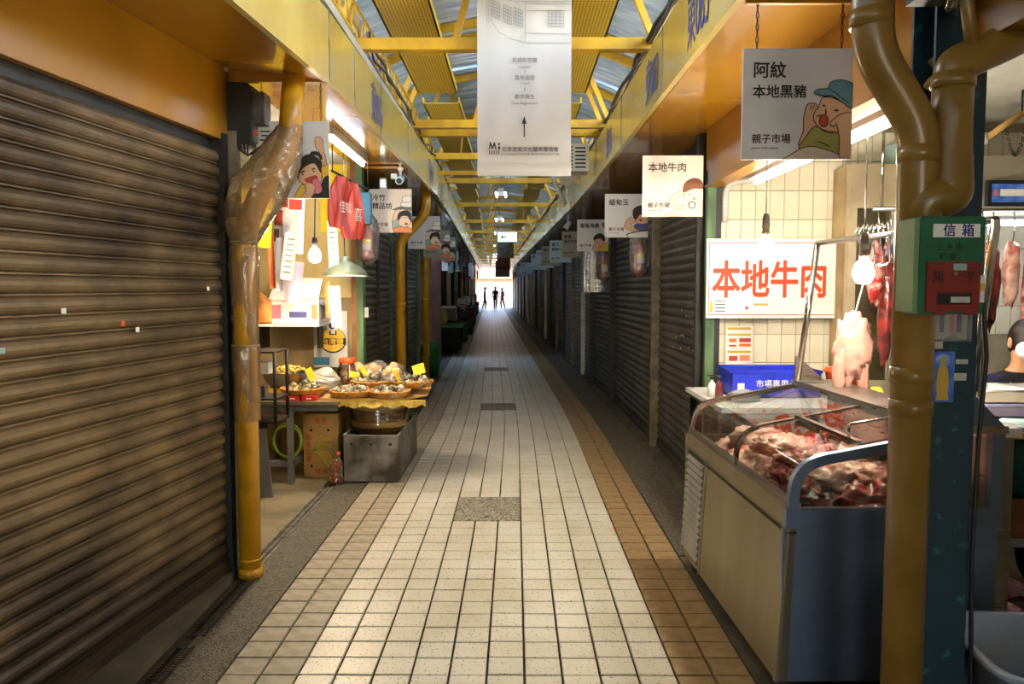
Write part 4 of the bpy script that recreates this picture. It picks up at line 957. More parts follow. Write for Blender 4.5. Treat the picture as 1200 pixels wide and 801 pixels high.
def basket(label, x, y, r, tilt=0, z=.66):
    t = thing('bamboo_basket', label, 'basket', (x, y, z), 0, 'round bamboo baskets on the stall', rot=(tilt, 0, 0))
    m = MB(); m.lathe([(.0, 0), (r * .8, 0), (r * .92, .012), (r, .035), (r * 1.03, .045), (r * 1.0, .05), (r * .96, .045), (r * .86, .02), (.0, .012)], n=30); m.build('tray', 'basket', t)
    m = MB(); m.tube([(r * math.cos(a), r * math.sin(a), .046) for a in [2 * PI * i / 30 for i in range(30)]], .008, 6, closed=True); m.build('rim', 'basket', t); return t
mush = []
for k in range(5):
    m = MB(); sd = k * 3.7
    m.lathe([(.0, .012), (.012, .008), (.024, .004), (.029, .012), (.022, .026), (.010, .034), (.0, .036)], n=10); m.lathe([(.007, .01), (.006, -.012), (.0, -.014)], n=6)
    m.v = [(x * (1 + .7 * noise.noise(Vector((x * 60 + sd, y * 60, z * 60)))), y * (1 + .7 * noise.noise(Vector((y * 60, x * 60 + sd, z)))), z * 1.1) for x, y, z in m.v]
    me = m.mesh('dried_mushroom'); me.materials.append(MATS[['mushroom', 'mushroom_pale', 'mushroom_light', 'mushroom', 'mushroom_light'][k]]); mush.append(me)
def fill(label, x, y, r, n, z, seed, h=.05):
    rr = random.Random(seed)
    for i in range(n):
        a = rr.random() * 2 * PI; q = math.sqrt(rr.random()) * r * .82; lvl = h * (1 - (q / r) ** 2) * rr.random()
        o = link('dried_mushroom', mush[rr.randrange(5)], None, (x + q * math.cos(a), y + q * math.sin(a), z + .018 + lvl), rot=(rr.uniform(-1.2, 1.2), rr.uniform(-1.2, 1.2), rr.random() * 6))
        sc = rr.uniform(.6, 1.05); o.scale = (sc, sc, sc); tag(o, label, 'mushroom', label[len('small grey brown dried mushroom '):])
BK = [(-1.66, 6.18, .17, 'left basket nearest the black rack', 22), (-1.28, 6.19, .17, 'front middle basket', 36), (-.985, 6.17, .165, 'front right basket', 36), (-.84, 6.44, .17, 'basket under the raised yellow tag', 34), (-1.16, 6.46, .18, 'back middle basket between the bagged goods', 40)]
for i, (x, y, r, nm, n) in enumerate(BK):
    z = .66 + (.045 if i in (3, 4) else .02 if i == 0 else 0)
    basket('round bamboo basket of dried mushrooms, ' + nm, x, y, r, 0, z); fill('small grey brown dried mushroom heaped in the ' + nm, x, y, r, n, z, i, .09 if i == 4 else .06)
def tagcard(label, x, y, z, w, h, lean, rz, wire=0):
    t = thing('price_tag', label, 'price tag', (x, y, z), 0, 'yellow price tags', rot=(R(-18), lean, rz))
    m = MB(); m.bx(-w / 2, w / 2, -.002, .002, wire, wire + h); m.build('card', 'paper_yellow', t)
    if wire: m = MB(); m.tube([(0, 0, 0), (.004, 0, wire * .6), (0, 0, wire + .01)], .004, 6); m.build('stick', 'white_paint', t)
    for k in range(3): m = MB(); m.bx(-w * .3, w * .3, -.003, -.002, wire + h * (.25 + .22 * k), wire + h * (.25 + .22 * k) + .004); m.build('writing', 'print_gold', t)
tagcard('yellow price tag leaning over the white bag on the stall', -1.58, 6.25, .75, .055, .11, R(-28), R(10), .03); tagcard('narrow yellow price tag in the back middle basket', -1.19, 6.40, .77, .04, .12, R(-24), R(40)); tagcard('narrow yellow price tag in the front of the alley edge basket', -.92, 6.36, .75, .035, .11, R(-26), R(45)); tagcard('raised square yellow price tag on a white stick at the alley edge', -.76, 6.45, .73, .10, .085, R(-18), R(-5), .08)
tagcard('small yellow price card lying against the jar', -1.33, 6.5, .77, .08, .05, R(15), R(0))
def bagof(label, x, y, z, n, mt, seed, r=.045, cover='bag_plastic', R_=.11):
    t = thing('bagged_goods', label, 'bag', (x, y, z)); rr = random.Random(seed)
    for i in range(n):
        a = rr.random() * 2 * PI; q = rr.random() * R_ * .6; m = MB(); m.ball((q * math.cos(a), q * math.sin(a), .04 + rr.random() * R_ * .9), r * rr.uniform(.7, 1.1), 10, 7); m.build('content', mt, t)
    wrapmesh([(0, 0, 0), (0, 0, .02), (0, 0, R_ * .7), (0, 0, R_ * 1.2), (.02, 0, R_ * 1.5)], [.02, R_ * .9, R_ * 1.05, R_ * .75, .02], seed, .15, 22).build('plastic', cover, t); return t
bagof('white bag of rounded pale pieces in the left basket', -1.56, 6.42, .67, 9, 'print_white', 1, .05, 'bag_white', .13)
bagof('clear bag of orange dried goods beside the jar', -1.18, 6.72, .70, 9, 'dried_orange', 2, .045, 'bag_plastic', .13)
bagof('clear tied bag of orange dried goods behind the alley edge basket', -1.02, 6.62, .70, 9, 'dried_orange', 3, .045, 'bag_plastic', .12)
bagof('small round bag of orange dried goods tied with white string', -.98, 6.42, .71, 5, 'dried_orange', 4, .04, 'bag_plastic', .085)
bagof('clear bag of pale orange dried goods at the stall back', -1.36, 6.8, .68, 8, 'dried_orange', 5, .045, 'bag_plastic', .12)
t = thing('storage_jar', 'clear plastic jar with orange lid on the stall table', 'jar', (-1.43, 6.72, .66))
m = MB(); m.lathe([(.0, 0), (.075, 0), (.08, .02), (.08, .16), (.06, .20), (.06, .22), (0, .22)], n=22); m.build('jar_wall', 'jar_glass', t); m = MB(); m.lathe([(.066, .21), (.068, .215), (.068, .25), (.06, .256), (.0, .256)], n=22); m.build('lid', 'orange_plastic', t)
for i in range(8): m = MB(); m.ball((.04 * math.cos(i * 2.1), .04 * math.sin(i * 2.1), .035 + .018 * i), .034, 8, 6); m.build('content', 'dried_orange', t)
t = thing('steel_bowl', 'wide steel bowl heaped with yellow noodles at the stall back', 'bowl', (-1.86, 6.5, .70))
m = MB(); m.lathe([(.0, 0), (.14, 0), (.19, .05), (.215, .12), (.222, .125), (.205, .118), (.18, .05), (.0, .01)], n=28); m.build('bowl', 'stainless', t)
rr = random.Random(9)
for i in range(26):
    a = rr.random() * 6.3; q = rr.random() * .14; m = MB(); m.tube([(q * math.cos(a) + .05 * math.cos(a + j), q * math.sin(a) + .05 * math.sin(a * 2 + j), .10 + .03 * rr.random() + .05 * (1 - q / .14)) for j in range(4)], .009, 6); m.build('noodle', 'noodle', t)
t = thing('bowl_stand', 'yellow plastic crate under the steel bowl', 'crate', (-1.86, 6.5, .647)); m = MB(); m.bx(-.16, .17, -.14, .14, 0, .052); m.build('body', 'yellow_crate', t)
for i, (x, lb) in enumerate([(-1.70, 'small red carton under the left basket, left one'), (-1.575, 'small red carton under the left basket, right one')]):
    t = thing('red_carton', lb, 'carton', (x, 6.06, .647), 0, 'red cartons'); m = MB(); m.bev(-.055, .055, -.04, .1, 0, .036, .003); m.build('box', 'red_plastic', t); m = MB(); m.bx(-.02, .02, -.042, -.04, .012, .02); m.build('print', 'print_white', t)
t = thing('wire_rack', 'black wire shelf rack at the left edge of the stall', 'rack', (-1.78, 5.52, 0))
for x, y in [(.1, 0), (.1, .3), (-.3, 0), (-.3, .3)]: m = MB(); m.cyl((x, y, 0 if x < 0 else .55), (x, y, 1.06), .012, 8); m.build('post', 'black_iron', t)
for z in (.56, .72, 1.05):
    m = MB(); m.bx(-.31, .11, -.01, .31, z, z + .012); m.build('shelf', 'black_iron', t)
for k, (x, z, mt) in enumerate([(-.05, .735, 'cable_grey'), (-.02, .90, 'paper_white'), (-.16, .735, 'stainless')]):
    m = MB(); m.bx(-.06, .06, -.05, .05, 0, .08); o = m.build('packet', mt, None, (-1.78 + x, 5.62, z)); tag(o, ['grey packet on the black wire rack', 'white packet standing on the grey packet', 'steel tin on the black wire rack'][k], 'packet')
t = thing('leaning_board', 'grey metal sheet leaning below the black rack', 'board', (-1.80, 5.62, .0)); m = MB(); m.prism([(-.2, .0), (.06, .0), (.0, .52), (-.2, .54)], lambda a, b: (a, b * .08, b), lambda a, b: (a, b * .08 + .015, b)); m.build('sheet', 'board_grey', t); m = MB(); m.bx(-.2, .02, .03, .06, .5, .56); m.build('top_edge', 'black_iron', t)
t = thing('garden_hose', 'coiled yellow green hose under the stall table', 'hose', (-1.80, 6.2, .0))
for k in range(2): m = MB(); m.tube([(.11 * math.cos(a), .03 * k + .01 * math.sin(a * 2), .30 + (.12 + .02 * k) * math.sin(a)) for a in [2 * PI * i / 26 for i in range(26)]], .008, 6, closed=True); m.build('coil', 'hose', t)
t = thing('banana_carton', 'upright cardboard carton with banana print under the stall table', 'carton', (-1.545, 6.25, .0))
m = MB(); m.bx(-.138, .138, 0, .3, 0, .51); m.build('box', 'cardboard', t)
text(t, '香蕉', .05, -.05, .44, 'print_red', -.003, .01, spacing=1.25); text(t, '特級', .05, -.05, .035, 'print_red', -.003, .01, spacing=1.25)
for k, ch in enumerate('屏東名產'): text(t, ch, .05, -.125, .30 - k * .055, 'print_red', -.003, .01)
for k in range(5):
    a0 = .1 + k * .2; pts = [(-.06, .21), (-.02 + .02 * k, .30 - .02 * k), (.06 + .012 * k, .33 - .055 * k), (.10, .31 - .06 * k), (.09, .29 - .058 * k), (.04, .285 - .05 * k), (-.01, .25 - .02 * k), (-.05, .19)]
    flat(t, 'banana_print', offset(smoothloop(pts, 3), .003), 'green_plastic', k * 2, -.001, .0003); flat(t, 'banana_print', smoothloop(pts, 3), 'print_gold', k * 2 + 1, -.001, .0003)
for x, z in [(-.075, .38), (.06, .38), (-.075, .09), (.06, .09)]: flat(t, 'hand_hole', ell(x, z, .011), 'ink_black', 0, -.001)
t = thing('upper_carton', 'dark cardboard carton behind the banana carton', 'carton', (-1.50, 6.56, 0)); m = MB(); m.bx(-.14, .16, 0, .25, 0, .58); m.build('box', 'cardboard_dark', t)
t = thing('plastic_bottle', 'crumpled amber plastic bottle on the floor beside the steel bin', 'bottle', (-1.375, 6.02, .005)); wrapmesh([(0, 0, 0), (0, 0, .02), (0, 0, .15), (0, 0, .2), (.02, 0, .23)], [.02, .045, .045, .03, .016], 4, .2, 16).build('body', 'bottle_amber', t); m = MB(); m.cyl((.02, 0, .22), (.02, 0, .25), .016, 10); m.build('cap', 'orange_plastic', t)
t = thing('steel_bin', 'worn square steel bin standing on the tiles under the barrel', 'bin', (-1.325, 6.07, .012), R(-.5))
for x0, x1, y0, y1 in [(0, .42, 0, .012), (0, .42, 1.08, 1.092), (0, .012, .012, 1.08), (.408, .42, .012, 1.08)]: m = MB(); m.bx(x0, x1, y0, y1, 0, .36); m.build('side', 'tin', t)
m = MB(); m.bx(.012, .408, .012, 1.08, .02, .03); m.build('base', 'tin', t); m = MB(); m.tube([(0, 0, .36), (.42, 0, .36), (.42, 1.09, .36), (0, 1.09, .36)], .008, 6, closed=True); m.build('rim', 'steel_drain', t)
for x in (.06, .21, .36): m = MB(); m.cyl((x, -.002, .29), (x, .001, .29), .013, 12); m.build('hole', 'ink_black', t)
for y in (.25, .55, .85): m = MB(); m.cyl((.419, y, .29), (.422, y, .29), .013, 12); m.build('hole', 'ink_black', t)
t = thing('wooden_barrel', 'dark wooden tub wrapped in shiny plastic standing on the steel bin', 'barrel', (-1.10, 6.38, .045))
m = MB(); m.lathe([(.0, 0), (.17, 0), (.185, .1), (.19, .31), (.21, .36), (.218, .45), (.215, .585), (.0, .585)], n=30); m.build('tub', 'barrel', t)
for z in (.36, .5): m = MB(); m.lathe([(.217, z), (.222, z + .005), (.222, z + .04), (.217, z + .045)], n=30); m.build('hoop', 'cardboard', t)
wrapmesh([(0, 0, .32), (0, 0, .38), (0, 0, .48), (0, 0, .59)], [.21, .232, .23, .226], 5, .03, 40).build('plastic_wrap', 'jar_glass', t).scale = (1, 1.24, 1)
# ---- things on the stall's back wall
def card(name, label, cat, x, y, z, w, h, mat, rz=0, ry=0, group=None):
    t = thing(name, label, cat, (x, y, z), 0, group, rot=(0, ry, rz)); m = MB(); m.grid(lambda u, v: ((u - .5) * w, .008 * math.sin(u * 5 + z * 9), -v * h), 6, 4); m.grid(lambda u, v: ((u - .5) * w, .008 * math.sin(u * 5 + z * 9) + .002, -v * h), 6, 4); m.build('sheet', mat, t); return t
card('yellow_sheet', 'yellow paper sheet hanging behind the wrapped pipe', 'paper', -2.0, 6.2, 2.26, .26, .44, 'paper_yellow', 0, R(4))
t = card('meat_poster', 'white framed poster with brown food photos above the glowing bulb', 'poster', -1.80, 6.4, 2.22, .24, .44, 'paper_white', R(6), R(3))
for x, z, w, h, c in [(-.06, -.04, .1, .07, 'meat_dark'), (.05, -.05, .1, .08, 'print_red'), (-.08, -.16, .06, .12, 'meat_dark'), (-.09, -.3, .04, .1, 'cardboard_dark'), (.02, -.2, .13, .2, 'paper_grey'), (.03, -.36, .06, .05, 'print_orange')]: m = MB(); m.bx(x - w / 2, x + w / 2, -.012, -.008, z - h / 2, z + h / 2); m.build('photo', c, t)
t = card('price_sheet', 'curling grey printed sheet left of the glowing bulb', 'paper', -1.70, 6.1, 1.92, .10, .36, 'paper_grey', R(-8), R(9))
for k in range(7): m = MB(); m.bx(-.03, .03, -.011, -.008, -.05 - k * .042, -.04 - k * .042); m.build('print', 'ink_grey', t)
t = card('price_sheet', 'narrow white price strip hanging above the lamp shade', 'paper', -1.42, 6.2, 2.02, .075, .36, 'paper_white', R(4), R(-2))
for k in range(7): m = MB(); m.bx(-.02, .02, -.011, -.008, -.05 - k * .042, -.04 - k * .042); m.build('print', 'ink_grey', t)
card('red_strip', 'narrow red banner strip hanging left of the price sheet', 'paper', -1.93, 6.3, 1.92, .045, .42, 'ink_orange', 0, R(-2)); card('white_strip', 'narrow white strip beside the red banner strip', 'paper', -1.86, 6.32, 1.90, .06, .42, 'paper_white', 0, R(2))
card('lilac_sheet', 'lilac plastic sheet hanging behind the curling price sheet', 'paper', -1.78, 6.5, 1.72, .12, .34, 'paper_lilac', 0, R(8))
card('pink_strip', 'pale pink plastic strip hanging under the lamp shade', 'paper', -1.50, 6.6, 1.52, .09, .34, 'paper_lilac', 0, R(-3)); card('orange_strip', 'orange ribbon hanging under the lamp shade', 'paper', -1.56, 6.62, 1.56, .035, .3, 'print_orange', 0, R(1))
t = thing('white_carton', 'white cardboard carton with open flap on the stall shelf', 'carton', (-1.87, 6.75, 1.205))
m = MB(); m.bx(-.2, .2, 0, .3, 0, .2); m.build('box', 'paper_white', t); m = MB(); m.prism([(-.22, .2), (.2, .2), (.23, .38), (-.16, .4)], lambda a, b: (a, -.02 + (b - .2) * .3, b), lambda a, b: (a, -.012 + (b - .2) * .3, b)); m.build('flap', 'paper_white', t)
m = MB(); m.bx(-.05, .1, -.003, 0, .05, .1); m.build('print', 'print_purple', t); m = MB(); m.bx(-.2, -.12, -.003, 0, .04, .16); m.build('print', 'print_pink', t); m = MB(); m.bx(.14, .19, -.003, 0, .04, .16); m.build('print', 'print_orange', t)
t = thing('stall_shelf', 'white edged shelf under the white carton', 'shelf', (-1.93, 6.72, 1.18)); m = MB(); m.bx(-.35, .27, -.02, .42, 0, .022); m.build('board', 'paper_white', t); m = MB(); m.bx(-.3, -.28, .2, .42, -.2, 0); m.build('bracket', 'black_iron', t); m = MB(); m.bx(.2, .22, .2, .42, -.2, 0); m.build('bracket', 'black_iron', t)
t = thing('paper_bag', 'orange paper bag on the shelf left of the white carton', 'bag', (-2.17, 6.76, 1.203)); wrapmesh([(0, 0, 0), (0, 0, .01), (0, 0, .16), (-.02, 0, .22), (-.03, 0, .28)], [.02, .1, .1, .09, .02], 7, .12, 18).build('bag', 'orange_bag', t)
t = thing('tin_cup', 'steel cylinder lying on the ledge under the lamp shade', 'cup', (-1.67, 6.86, 1.30)); m = MB(); m.tube([(-.04, .1, .03), (0, -.08, 0)], [.06, .066], 18, caps=False); m.build('wall', 'stainless', t); m = MB(); m.cyl((-.04, .1, .03), (-.042, .105, .03), .06, 18); m.build('base', 'stainless', t)
t = thing('tape_roll', 'black centred white roll hanging under the steel cylinder', 'tape', (-1.63, 7.1, 1.17)); m = MB(); m.tube([(0, -.03, 0), (0, .03, 0)], .05, 18); m.build('roll', 'paper_white', t); m = MB(); m.tube([(0, -.034, 0), (0, -.03, 0)], .03, 16); m.build('core', 'black_plastic', t)
t = thing('advert_board', 'pale advert board with round yellow and black badge leaning on the stall wall', 'sign', (-1.66, 7.08, .80))
m = MB(); m.bx(-.14, .16, 0, .02, 0, .5); m.build('board', 'paper_grey', t); m = MB(); m.bx(-.14, .0, -.003, 0, .02, .09); m.build('band', 'sky_blue_box', t)
flat(t, 'badge', ell(.03, .24, .12, .115, 28), 'ink_black', 0, -.001); flat(t, 'badge', ell(.03, .245, .112, .105, 28), 'print_yellow', 1, -.001); flat(t, 'badge', [(-.09, .2), (.15, .2), (.15, .26), (-.09, .26)], 'ink_black', 2, -.001); text(t, '台灣鹽', .066, -.07, .205, 'print_yellow', -.0045, .014)
flat(t, 'badge', [(.0, .29), (.07, .29), (.06, .36), (.01, .36)], 'ink_black', 2, -.001); flat(t, 'badge', [(.015, .30), (.055, .30), (.052, .33), (.018, .33)], 'print_white', 3, -.001)
t = thing('gas_bottle', 'white and blue cylinder standing on the left fascia among cables', 'cylinder', (-1.04, 6.0, 2.982)); m = MB(); m.lathe([(0, 0), (.045, 0), (.045, .25), (.03, .28), (0, .285)], n=16); m.build('body', 'white_paint', t); m = MB(); m.lathe([(.046, .02), (.047, .02), (.047, .22), (.046, .22)], n=16); m.build('wrap', 'blue_plastic', t); m = MB(); m.cyl((0, 0, .28), (0, 0, .31), .015, 8); m.build('cap', 'blue_plastic', t)
m = MB(); m.bx(-.03, .03, -.003, .003, 0, .09); o = m.build('door_card', 'paper_white', None, (-1.355, 7.22, 1.24), R(60)); tag(o, 'small white card stuck on the green stall post', 'card')
# air conditioner over the right fascia, wall clock-like vent
t = thing('air_conditioner', 'white louvred air conditioner grille above the right fascia', 'air conditioner', (.60, 7.7, 2.62)); m = MB(); m.bx(-.10, .10, 0, .25, 0, .26); m.build('case', 'ac_white', t)
for k in range(6): m = MB(); m.bx(-.03, .07, -.004, 0, .03 + k * .036, .045 + k * .036); m.build('louvre', 'black_plastic', t)
for k in range(7): m = MB(); m.cyl((-.06, -.003, .03 + k * .033), (-.06, .0, .03 + k * .033), .009, 8); m.build('vent_hole', 'black_plastic', t)
m = MB(); m.cyl((-.07, .1, .26), (-.07, .1, .38), .008, 6); m.cyl((.07, .1, .26), (.07, .1, .38), .008, 6); m.build('hanger', 'beam_yellow', t)
t = thing('white_funnel', 'pale bent air duct under the roof beams beside the right fascia', 'duct', W(.62, 9.6, 2.5)); m = MB(); m.tube(bend([(0, 0, 0), (-.1, 0, .2), (-.2, 0, .42)], 4, .06), .025, 10); m.build('duct', 'conduit', t); m = MB(); m.prism([(-.2, .45), (.25, .44), (.02, .2)], lambda a, b: (a, .05, b), lambda a, b: (a, .07, b)); m.build('bracket', 'conduit', t)
for s, lb in [(11.6, 'white spotlight hanging from the right soffit beyond the cook sign')]:
    t = thing('spotlight', lb, 'lamp', W(.84, s, 2.565)); m = MB(); m.cyl((0, 0, 0), (0, 0, -.12), .012, 8); m.build('arm', 'white_paint', t); m = MB(); m.tube([(.03, 0, -.10), (-.04, 0, -.2)], [.03, .045], 12); m.build('head', 'white_paint', t)

# ------------------------------------------------------------------ meat display case
CO = (.945, 2.80, 0); CRZ = R(1.5)
def cw(x, y, z): return (CO[0] + x * math.cos(CRZ) - y * math.sin(CRZ), CO[1] + x * math.sin(CRZ) + y * math.cos(CRZ), z)
t = thing('display_case', 'stainless steel meat display case with curved glass front on the right', 'display case', CO, CRZ)
YL = 1.46
fx = lambda z: -.0 + .035 * (z - .08) / .64                 # the front leans in a little towards the top
m = MB(); m.add([(fx(.08), 0, .08), (fx(.08), YL, .08), (fx(.70), YL, .70), (fx(.70), 0, .70), (.04, 0, .08), (.04, YL, .08), (.06, YL, .70), (.06, 0, .70)], [(0, 1, 2, 3), (4, 7, 6, 5), (0, 3, 7, 4), (1, 5, 6, 2), (3, 2, 6, 7), (0, 4, 5, 1)]); m.build('front_panel', 'stainless_worn', t)
for y0, y1 in [(-.004, .022), (1.085, 1.105), (YL - .016, YL + .004)]:
    m = MB(); m.add([(fx(.08) - .006, y0, .08), (fx(.08) - .006, y1, .08), (fx(.66) - .006, y1, .66), (fx(.66) - .006, y0, .66), (.004, y0, .08), (.004, y1, .08), (.036, y1, .66), (.036, y0, .66)], [(0, 1, 2, 3), (4, 7, 6, 5), (0, 3, 7, 4), (1, 5, 6, 2), (3, 2, 6, 7), (0, 4, 5, 1)]); m.build('edge_strip', 'stainless_worn', t)
m = MB(); m.bx(.022, .06, -.004, YL, .625, .632); m.build('seam', 'rust_dark', t)
m = MB(); m.prism([(fx(.66) - .012, .66), (fx(.72) - .012, .725), (.075, .735), (.075, .66)], lambda a, b: (a, 0, b), lambda a, b: (a, YL, b)); m.build('top_rail', 'stainless_worn', t)
m = MB(); m.bx(.012, .79, 0, .02, .08, .645); m.build('end_panel', 'stainless_cool_lit', t); m = MB(); m.bx(.012, .79, YL - .02, YL, .08, .72); m.build('end_panel', 'stainless_worn', t)
m = MB(); m.bx(.02, .80, -.008, .03, .645, .715); m.build('end_band', 'stainless_cool_lit', t)
m = MB(); m.bx(.05, .78, .02, YL - .02, .60, .615); m.build('deck', 'stainless', t); m = MB(); m.bx(.77, .79, .02, YL - .02, .08, .99); m.build('rear_panel', 'stainless', t)
m = MB(); m.bx(.03, .78, .02, YL - .02, .08, .10); m.build('base_panel', 'rust_dark', t)
lv = [(fx(.62), 1.12), (fx(.62), 1.43)]
for k in range(14):
    z = .13 + k * .036; x = fx(z) - .002
    m = MB(); m.add([(x - .016, 1.115, z), (x - .016, 1.435, z), (x - .002, 1.435, z + .02), (x - .002, 1.115, z + .02), (x + .004, 1.115, z), (x + .004, 1.435, z)], [(0, 1, 2, 3), (0, 4, 5, 1), (0, 3, 4), (1, 5, 2), (2, 5, 4, 3)]); m.build('louvre', 'louvre_steel', t)
m = MB(); m.add([(fx(.1) - .004, 1.112, .11), (fx(.1) - .004, 1.438, .11), (fx(.64) - .004, 1.438, .64), (fx(.64) - .004, 1.112, .64)], [(0, 1, 2, 3)]); m.build('vent_back', 'black_plastic', t)
for x, y in [(.05, .1), (.72, .1), (.05, 1.36), (.72, 1.36)]:
    m = MB(); m.cyl((x - .015, y, .04), (x + .015, y, .04), .04, 14); w_ = m.build('wheel', 'rubber', t); m = MB(); m.bx(x - .022, x + .022, y - .015, y + .015, .04, .085); m.build('fork', 'steel_drain', w_)
GP = [(.03, .715), (.032, .78), (.048, .84), (.085, .885), (.14, .908), (.22, .922), (.6, .995)]
GPS = [(.03, .715)] + [(p.x, p.y) for p in bend([Vector((a, b, 0)) for a, b in GP], 3, .03)[1:]]
def rib(y, w, r, name, mat='chrome'):
    """flat metal band following the glass outline, w deep in its own plane"""
    inn = []
    for i, (a, b) in enumerate(GPS):
        p = Vector(GPS[max(0, i - 1)]); q = Vector(GPS[min(len(GPS) - 1, i + 1)]); v = (q - p).normalized(); inn.append((a + v.y * w, b - v.x * w))
    m = MB(); n = len(GPS)
    V = [(a, y - r, b) for a, b in GPS] + [(a, y - r, b) for a, b in inn] + [(a, y + r, b) for a, b in GPS] + [(a, y + r, b) for a, b in inn]
    Fs = []
    for i in range(n - 1): Fs += [(i, i + 1, n + i + 1, n + i), (2 * n + i, 3 * n + i, 3 * n + i + 1, 2 * n + i + 1), (i, 2 * n + i, 2 * n + i + 1, i + 1), (n + i, n + i + 1, 3 * n + i + 1, 3 * n + i)]
    Fs += [(0, n, 3 * n, 2 * n), (n - 1, 3 * n - 1, 4 * n - 1, 2 * n - 1)]
    m.add(V, Fs); return m.build(name, mat, t)
rib(.012, .036, .016, 'end_frame', 'stainless_cool_lit'); rib(YL - .012, .024, .016, 'end_frame', 'chrome'); rib(.66, .018, .012, 'middle_rib', 'chrome')
m = MB()
for y0, y1 in [(.03, .648), (.672, YL - .03)]:
    pm_ = MB(); n = len(GPS)
    pm_.add([(a + .004, y0, b - .004) for a, b in GPS] + [(a + .004, y1, b - .004) for a, b in GPS], [(i, i + 1, n + i + 1, n + i) for i in range(n - 1)], True); pm_.build('curved_pane', 'pane', t)
m = MB(); m.prism([(a + .01, b - .01) for a, b in GPS] + [(.775, .965), (.775, .72), (.04, .72)], lambda a, b: (a, .010, b), lambda a, b: (a, .014, b)); m.build('end_pane', 'pane', t)
m = MB(); m.prism([(a + .01, b - .01) for a, b in GPS] + [(.775, .965), (.775, .72), (.04, .72)], lambda a, b: (a, YL - .014, b), lambda a, b: (a, YL - .010, b)); m.build('end_pane', 'pane', t)
m = MB(); m.bx(.755, .80, -.008, .03, .715, .99); m.build('end_post', 'stainless_cool_lit', t)
m = MB(); m.bx(.585, .81, -.01, YL, .985, 1.012); m.build('top_ledge', 'stainless', t)
m = MB(); m.prism([(.60, 1.012), (.80, 1.012), (.66, 1.15), (.64, 1.15)], lambda a, b: (a, .0, b), lambda a, b: (a, .012, b)); m.build('gusset', 'stainless_cool_lit', t)
m = MB(); m.prism([(.58, 1.012), (.74, 1.012), (.60, 1.14), (.585, 1.14)], lambda a, b: (a, YL - .05, b), lambda a, b: (a, YL - .035, b)); m.build('gusset', 'stainless', t)
m = MB(); m.bar((.30, .05, .945), (.30, .64, .945), .022, .014); m.build('sliding_frame', 'chrome', t)
m = MB(); m.tube(bend([(.33, .2, .955), (.33, .2, .985), (.5, .2, 1.012), (.5, .2, .99)], 3, .015), .006, 6); m.build('pull_handle', 'chrome', t)
t = thing('hanging_rack', 'steel rack of leaning posts and a top bar above the display case', 'rack', (0, 0, 0))
pa = [cw(.60, YL - .04, 1.012), (1.60, 4.25, 1.74)]; pb = [cw(.69, .04, 1.012), (1.685, 2.82, 1.74)]
for p in (pa, pb): m = MB(); m.tube(p, .016, 12); m.build('post', 'chrome', t)
m = MB(); m.tube([pa[1], pb[1]], .014, 12); m.build('bar', 'chrome', t)
m = MB(); m.tube([(1.66, 2.84, 1.0), (1.67, 2.83, 1.72)], .008, 8); m.build('brace', 'chrome', t)
for k in range(7):
    s = 3.85 - k * .05; m = MB(); m.tube([(1.63, s, 1.77), (1.645, s, 1.80), (1.65, s, 1.76), (1.65 + .02 * (k % 3), s - .02, 1.62), (1.63, s - .01, 1.60)], .004, 6); o = m.build('meat_hook', 'chrome', None); tag(o, 'empty steel meat hook on the rack bar among the hook cluster', 'hook', 'empty hooks on the rack bar')

def lump(name, label, cat, loc, r, mat, seed, amp=.35, rot=(0, 0, 0), group=None, fr=2.2, nu=36, nv=24):
    m = MB(); sv = Vector((seed * 7.3, seed * 1.9, seed * 3.1))
    def fn(v): return 1 + amp * noise.noise(v * fr + sv) - amp * .35 * abs(noise.noise(v * fr * 1.7 - sv)) + amp * .5 * noise.noise(v * fr * 2.3 + sv) + amp * .22 * noise.noise(v * fr * 5 + sv)
    m.ball((0, 0, 0), r, nu, nv, fn); o = m.build(name, mat, None, loc, fix=False); o.rotation_euler = rot
    return tag(o, label, cat, group)
rr = random.Random(21)
ML = [(.20, .16, .66, (.16, .13, .065), 'meat_dark', 'dark red meat slab at the near end of the display case'),
      (.42, .15, .68, (.17, .12, .08), 'meat', 'marbled red meat cut beside the dark slab in the case'), (.62, .2, .67, (.13, .14, .07), 'meat_fat', 'pale fatty meat cut against the near end glass'),
      (.20, .42, .67, (.15, .15, .075), 'meat', 'red rib piece behind the near end of the case'), (.45, .42, .70, (.19, .15, .08), 'meat_fat', 'thick pale pork belly slab in the case middle'), (.65, .50, .69, (.12, .16, .08), 'meat', 'red cut along the rear of the case'),
      (.17, .66, .675, (.13, .13, .075), 'meat_fat', 'pale fatty cut under the middle glass rib'), (.42, .72, .70, (.18, .14, .085), 'meat', 'marbled cut heaped behind the middle glass rib'), (.66, .8, .69, (.12, .14, .08), 'meat_fat', 'pale slab along the rear of the far half'),
      (.18, .92, .68, (.14, .15, .08), 'meat_fat', 'long pale slab along the front glass of the far half'), (.42, 1.0, .70, (.17, .15, .085), 'meat_fat', 'pale folded slab in the far half of the case'), (.66, 1.1, .69, (.12, .14, .08), 'meat', 'red cut in the far rear corner of the case'),
      (.19, 1.18, .675, (.13, .14, .075), 'meat_fat', 'pinkish slab by the far front glass'), (.43, 1.26, .68, (.16, .12, .075), 'meat_fat', 'pale cut against the far end glass'),
      (.12, .27, .74, (.06, .12, .05), 'meat', 'narrow red strip lying on the near slabs'), (.33, .27, .75, (.12, .09, .05), 'meat_fat', 'pale strip lying across the near slabs'), (.30, .56, .765, (.12, .10, .05), 'meat', 'red strip lying on the middle slabs'), (.30, .84, .77, (.12, .11, .05), 'meat_fat', 'pale strip lying on the far slabs'), (.28, 1.1, .765, (.13, .10, .05), 'meat_fat', 'pink strip lying nearest the far end')]
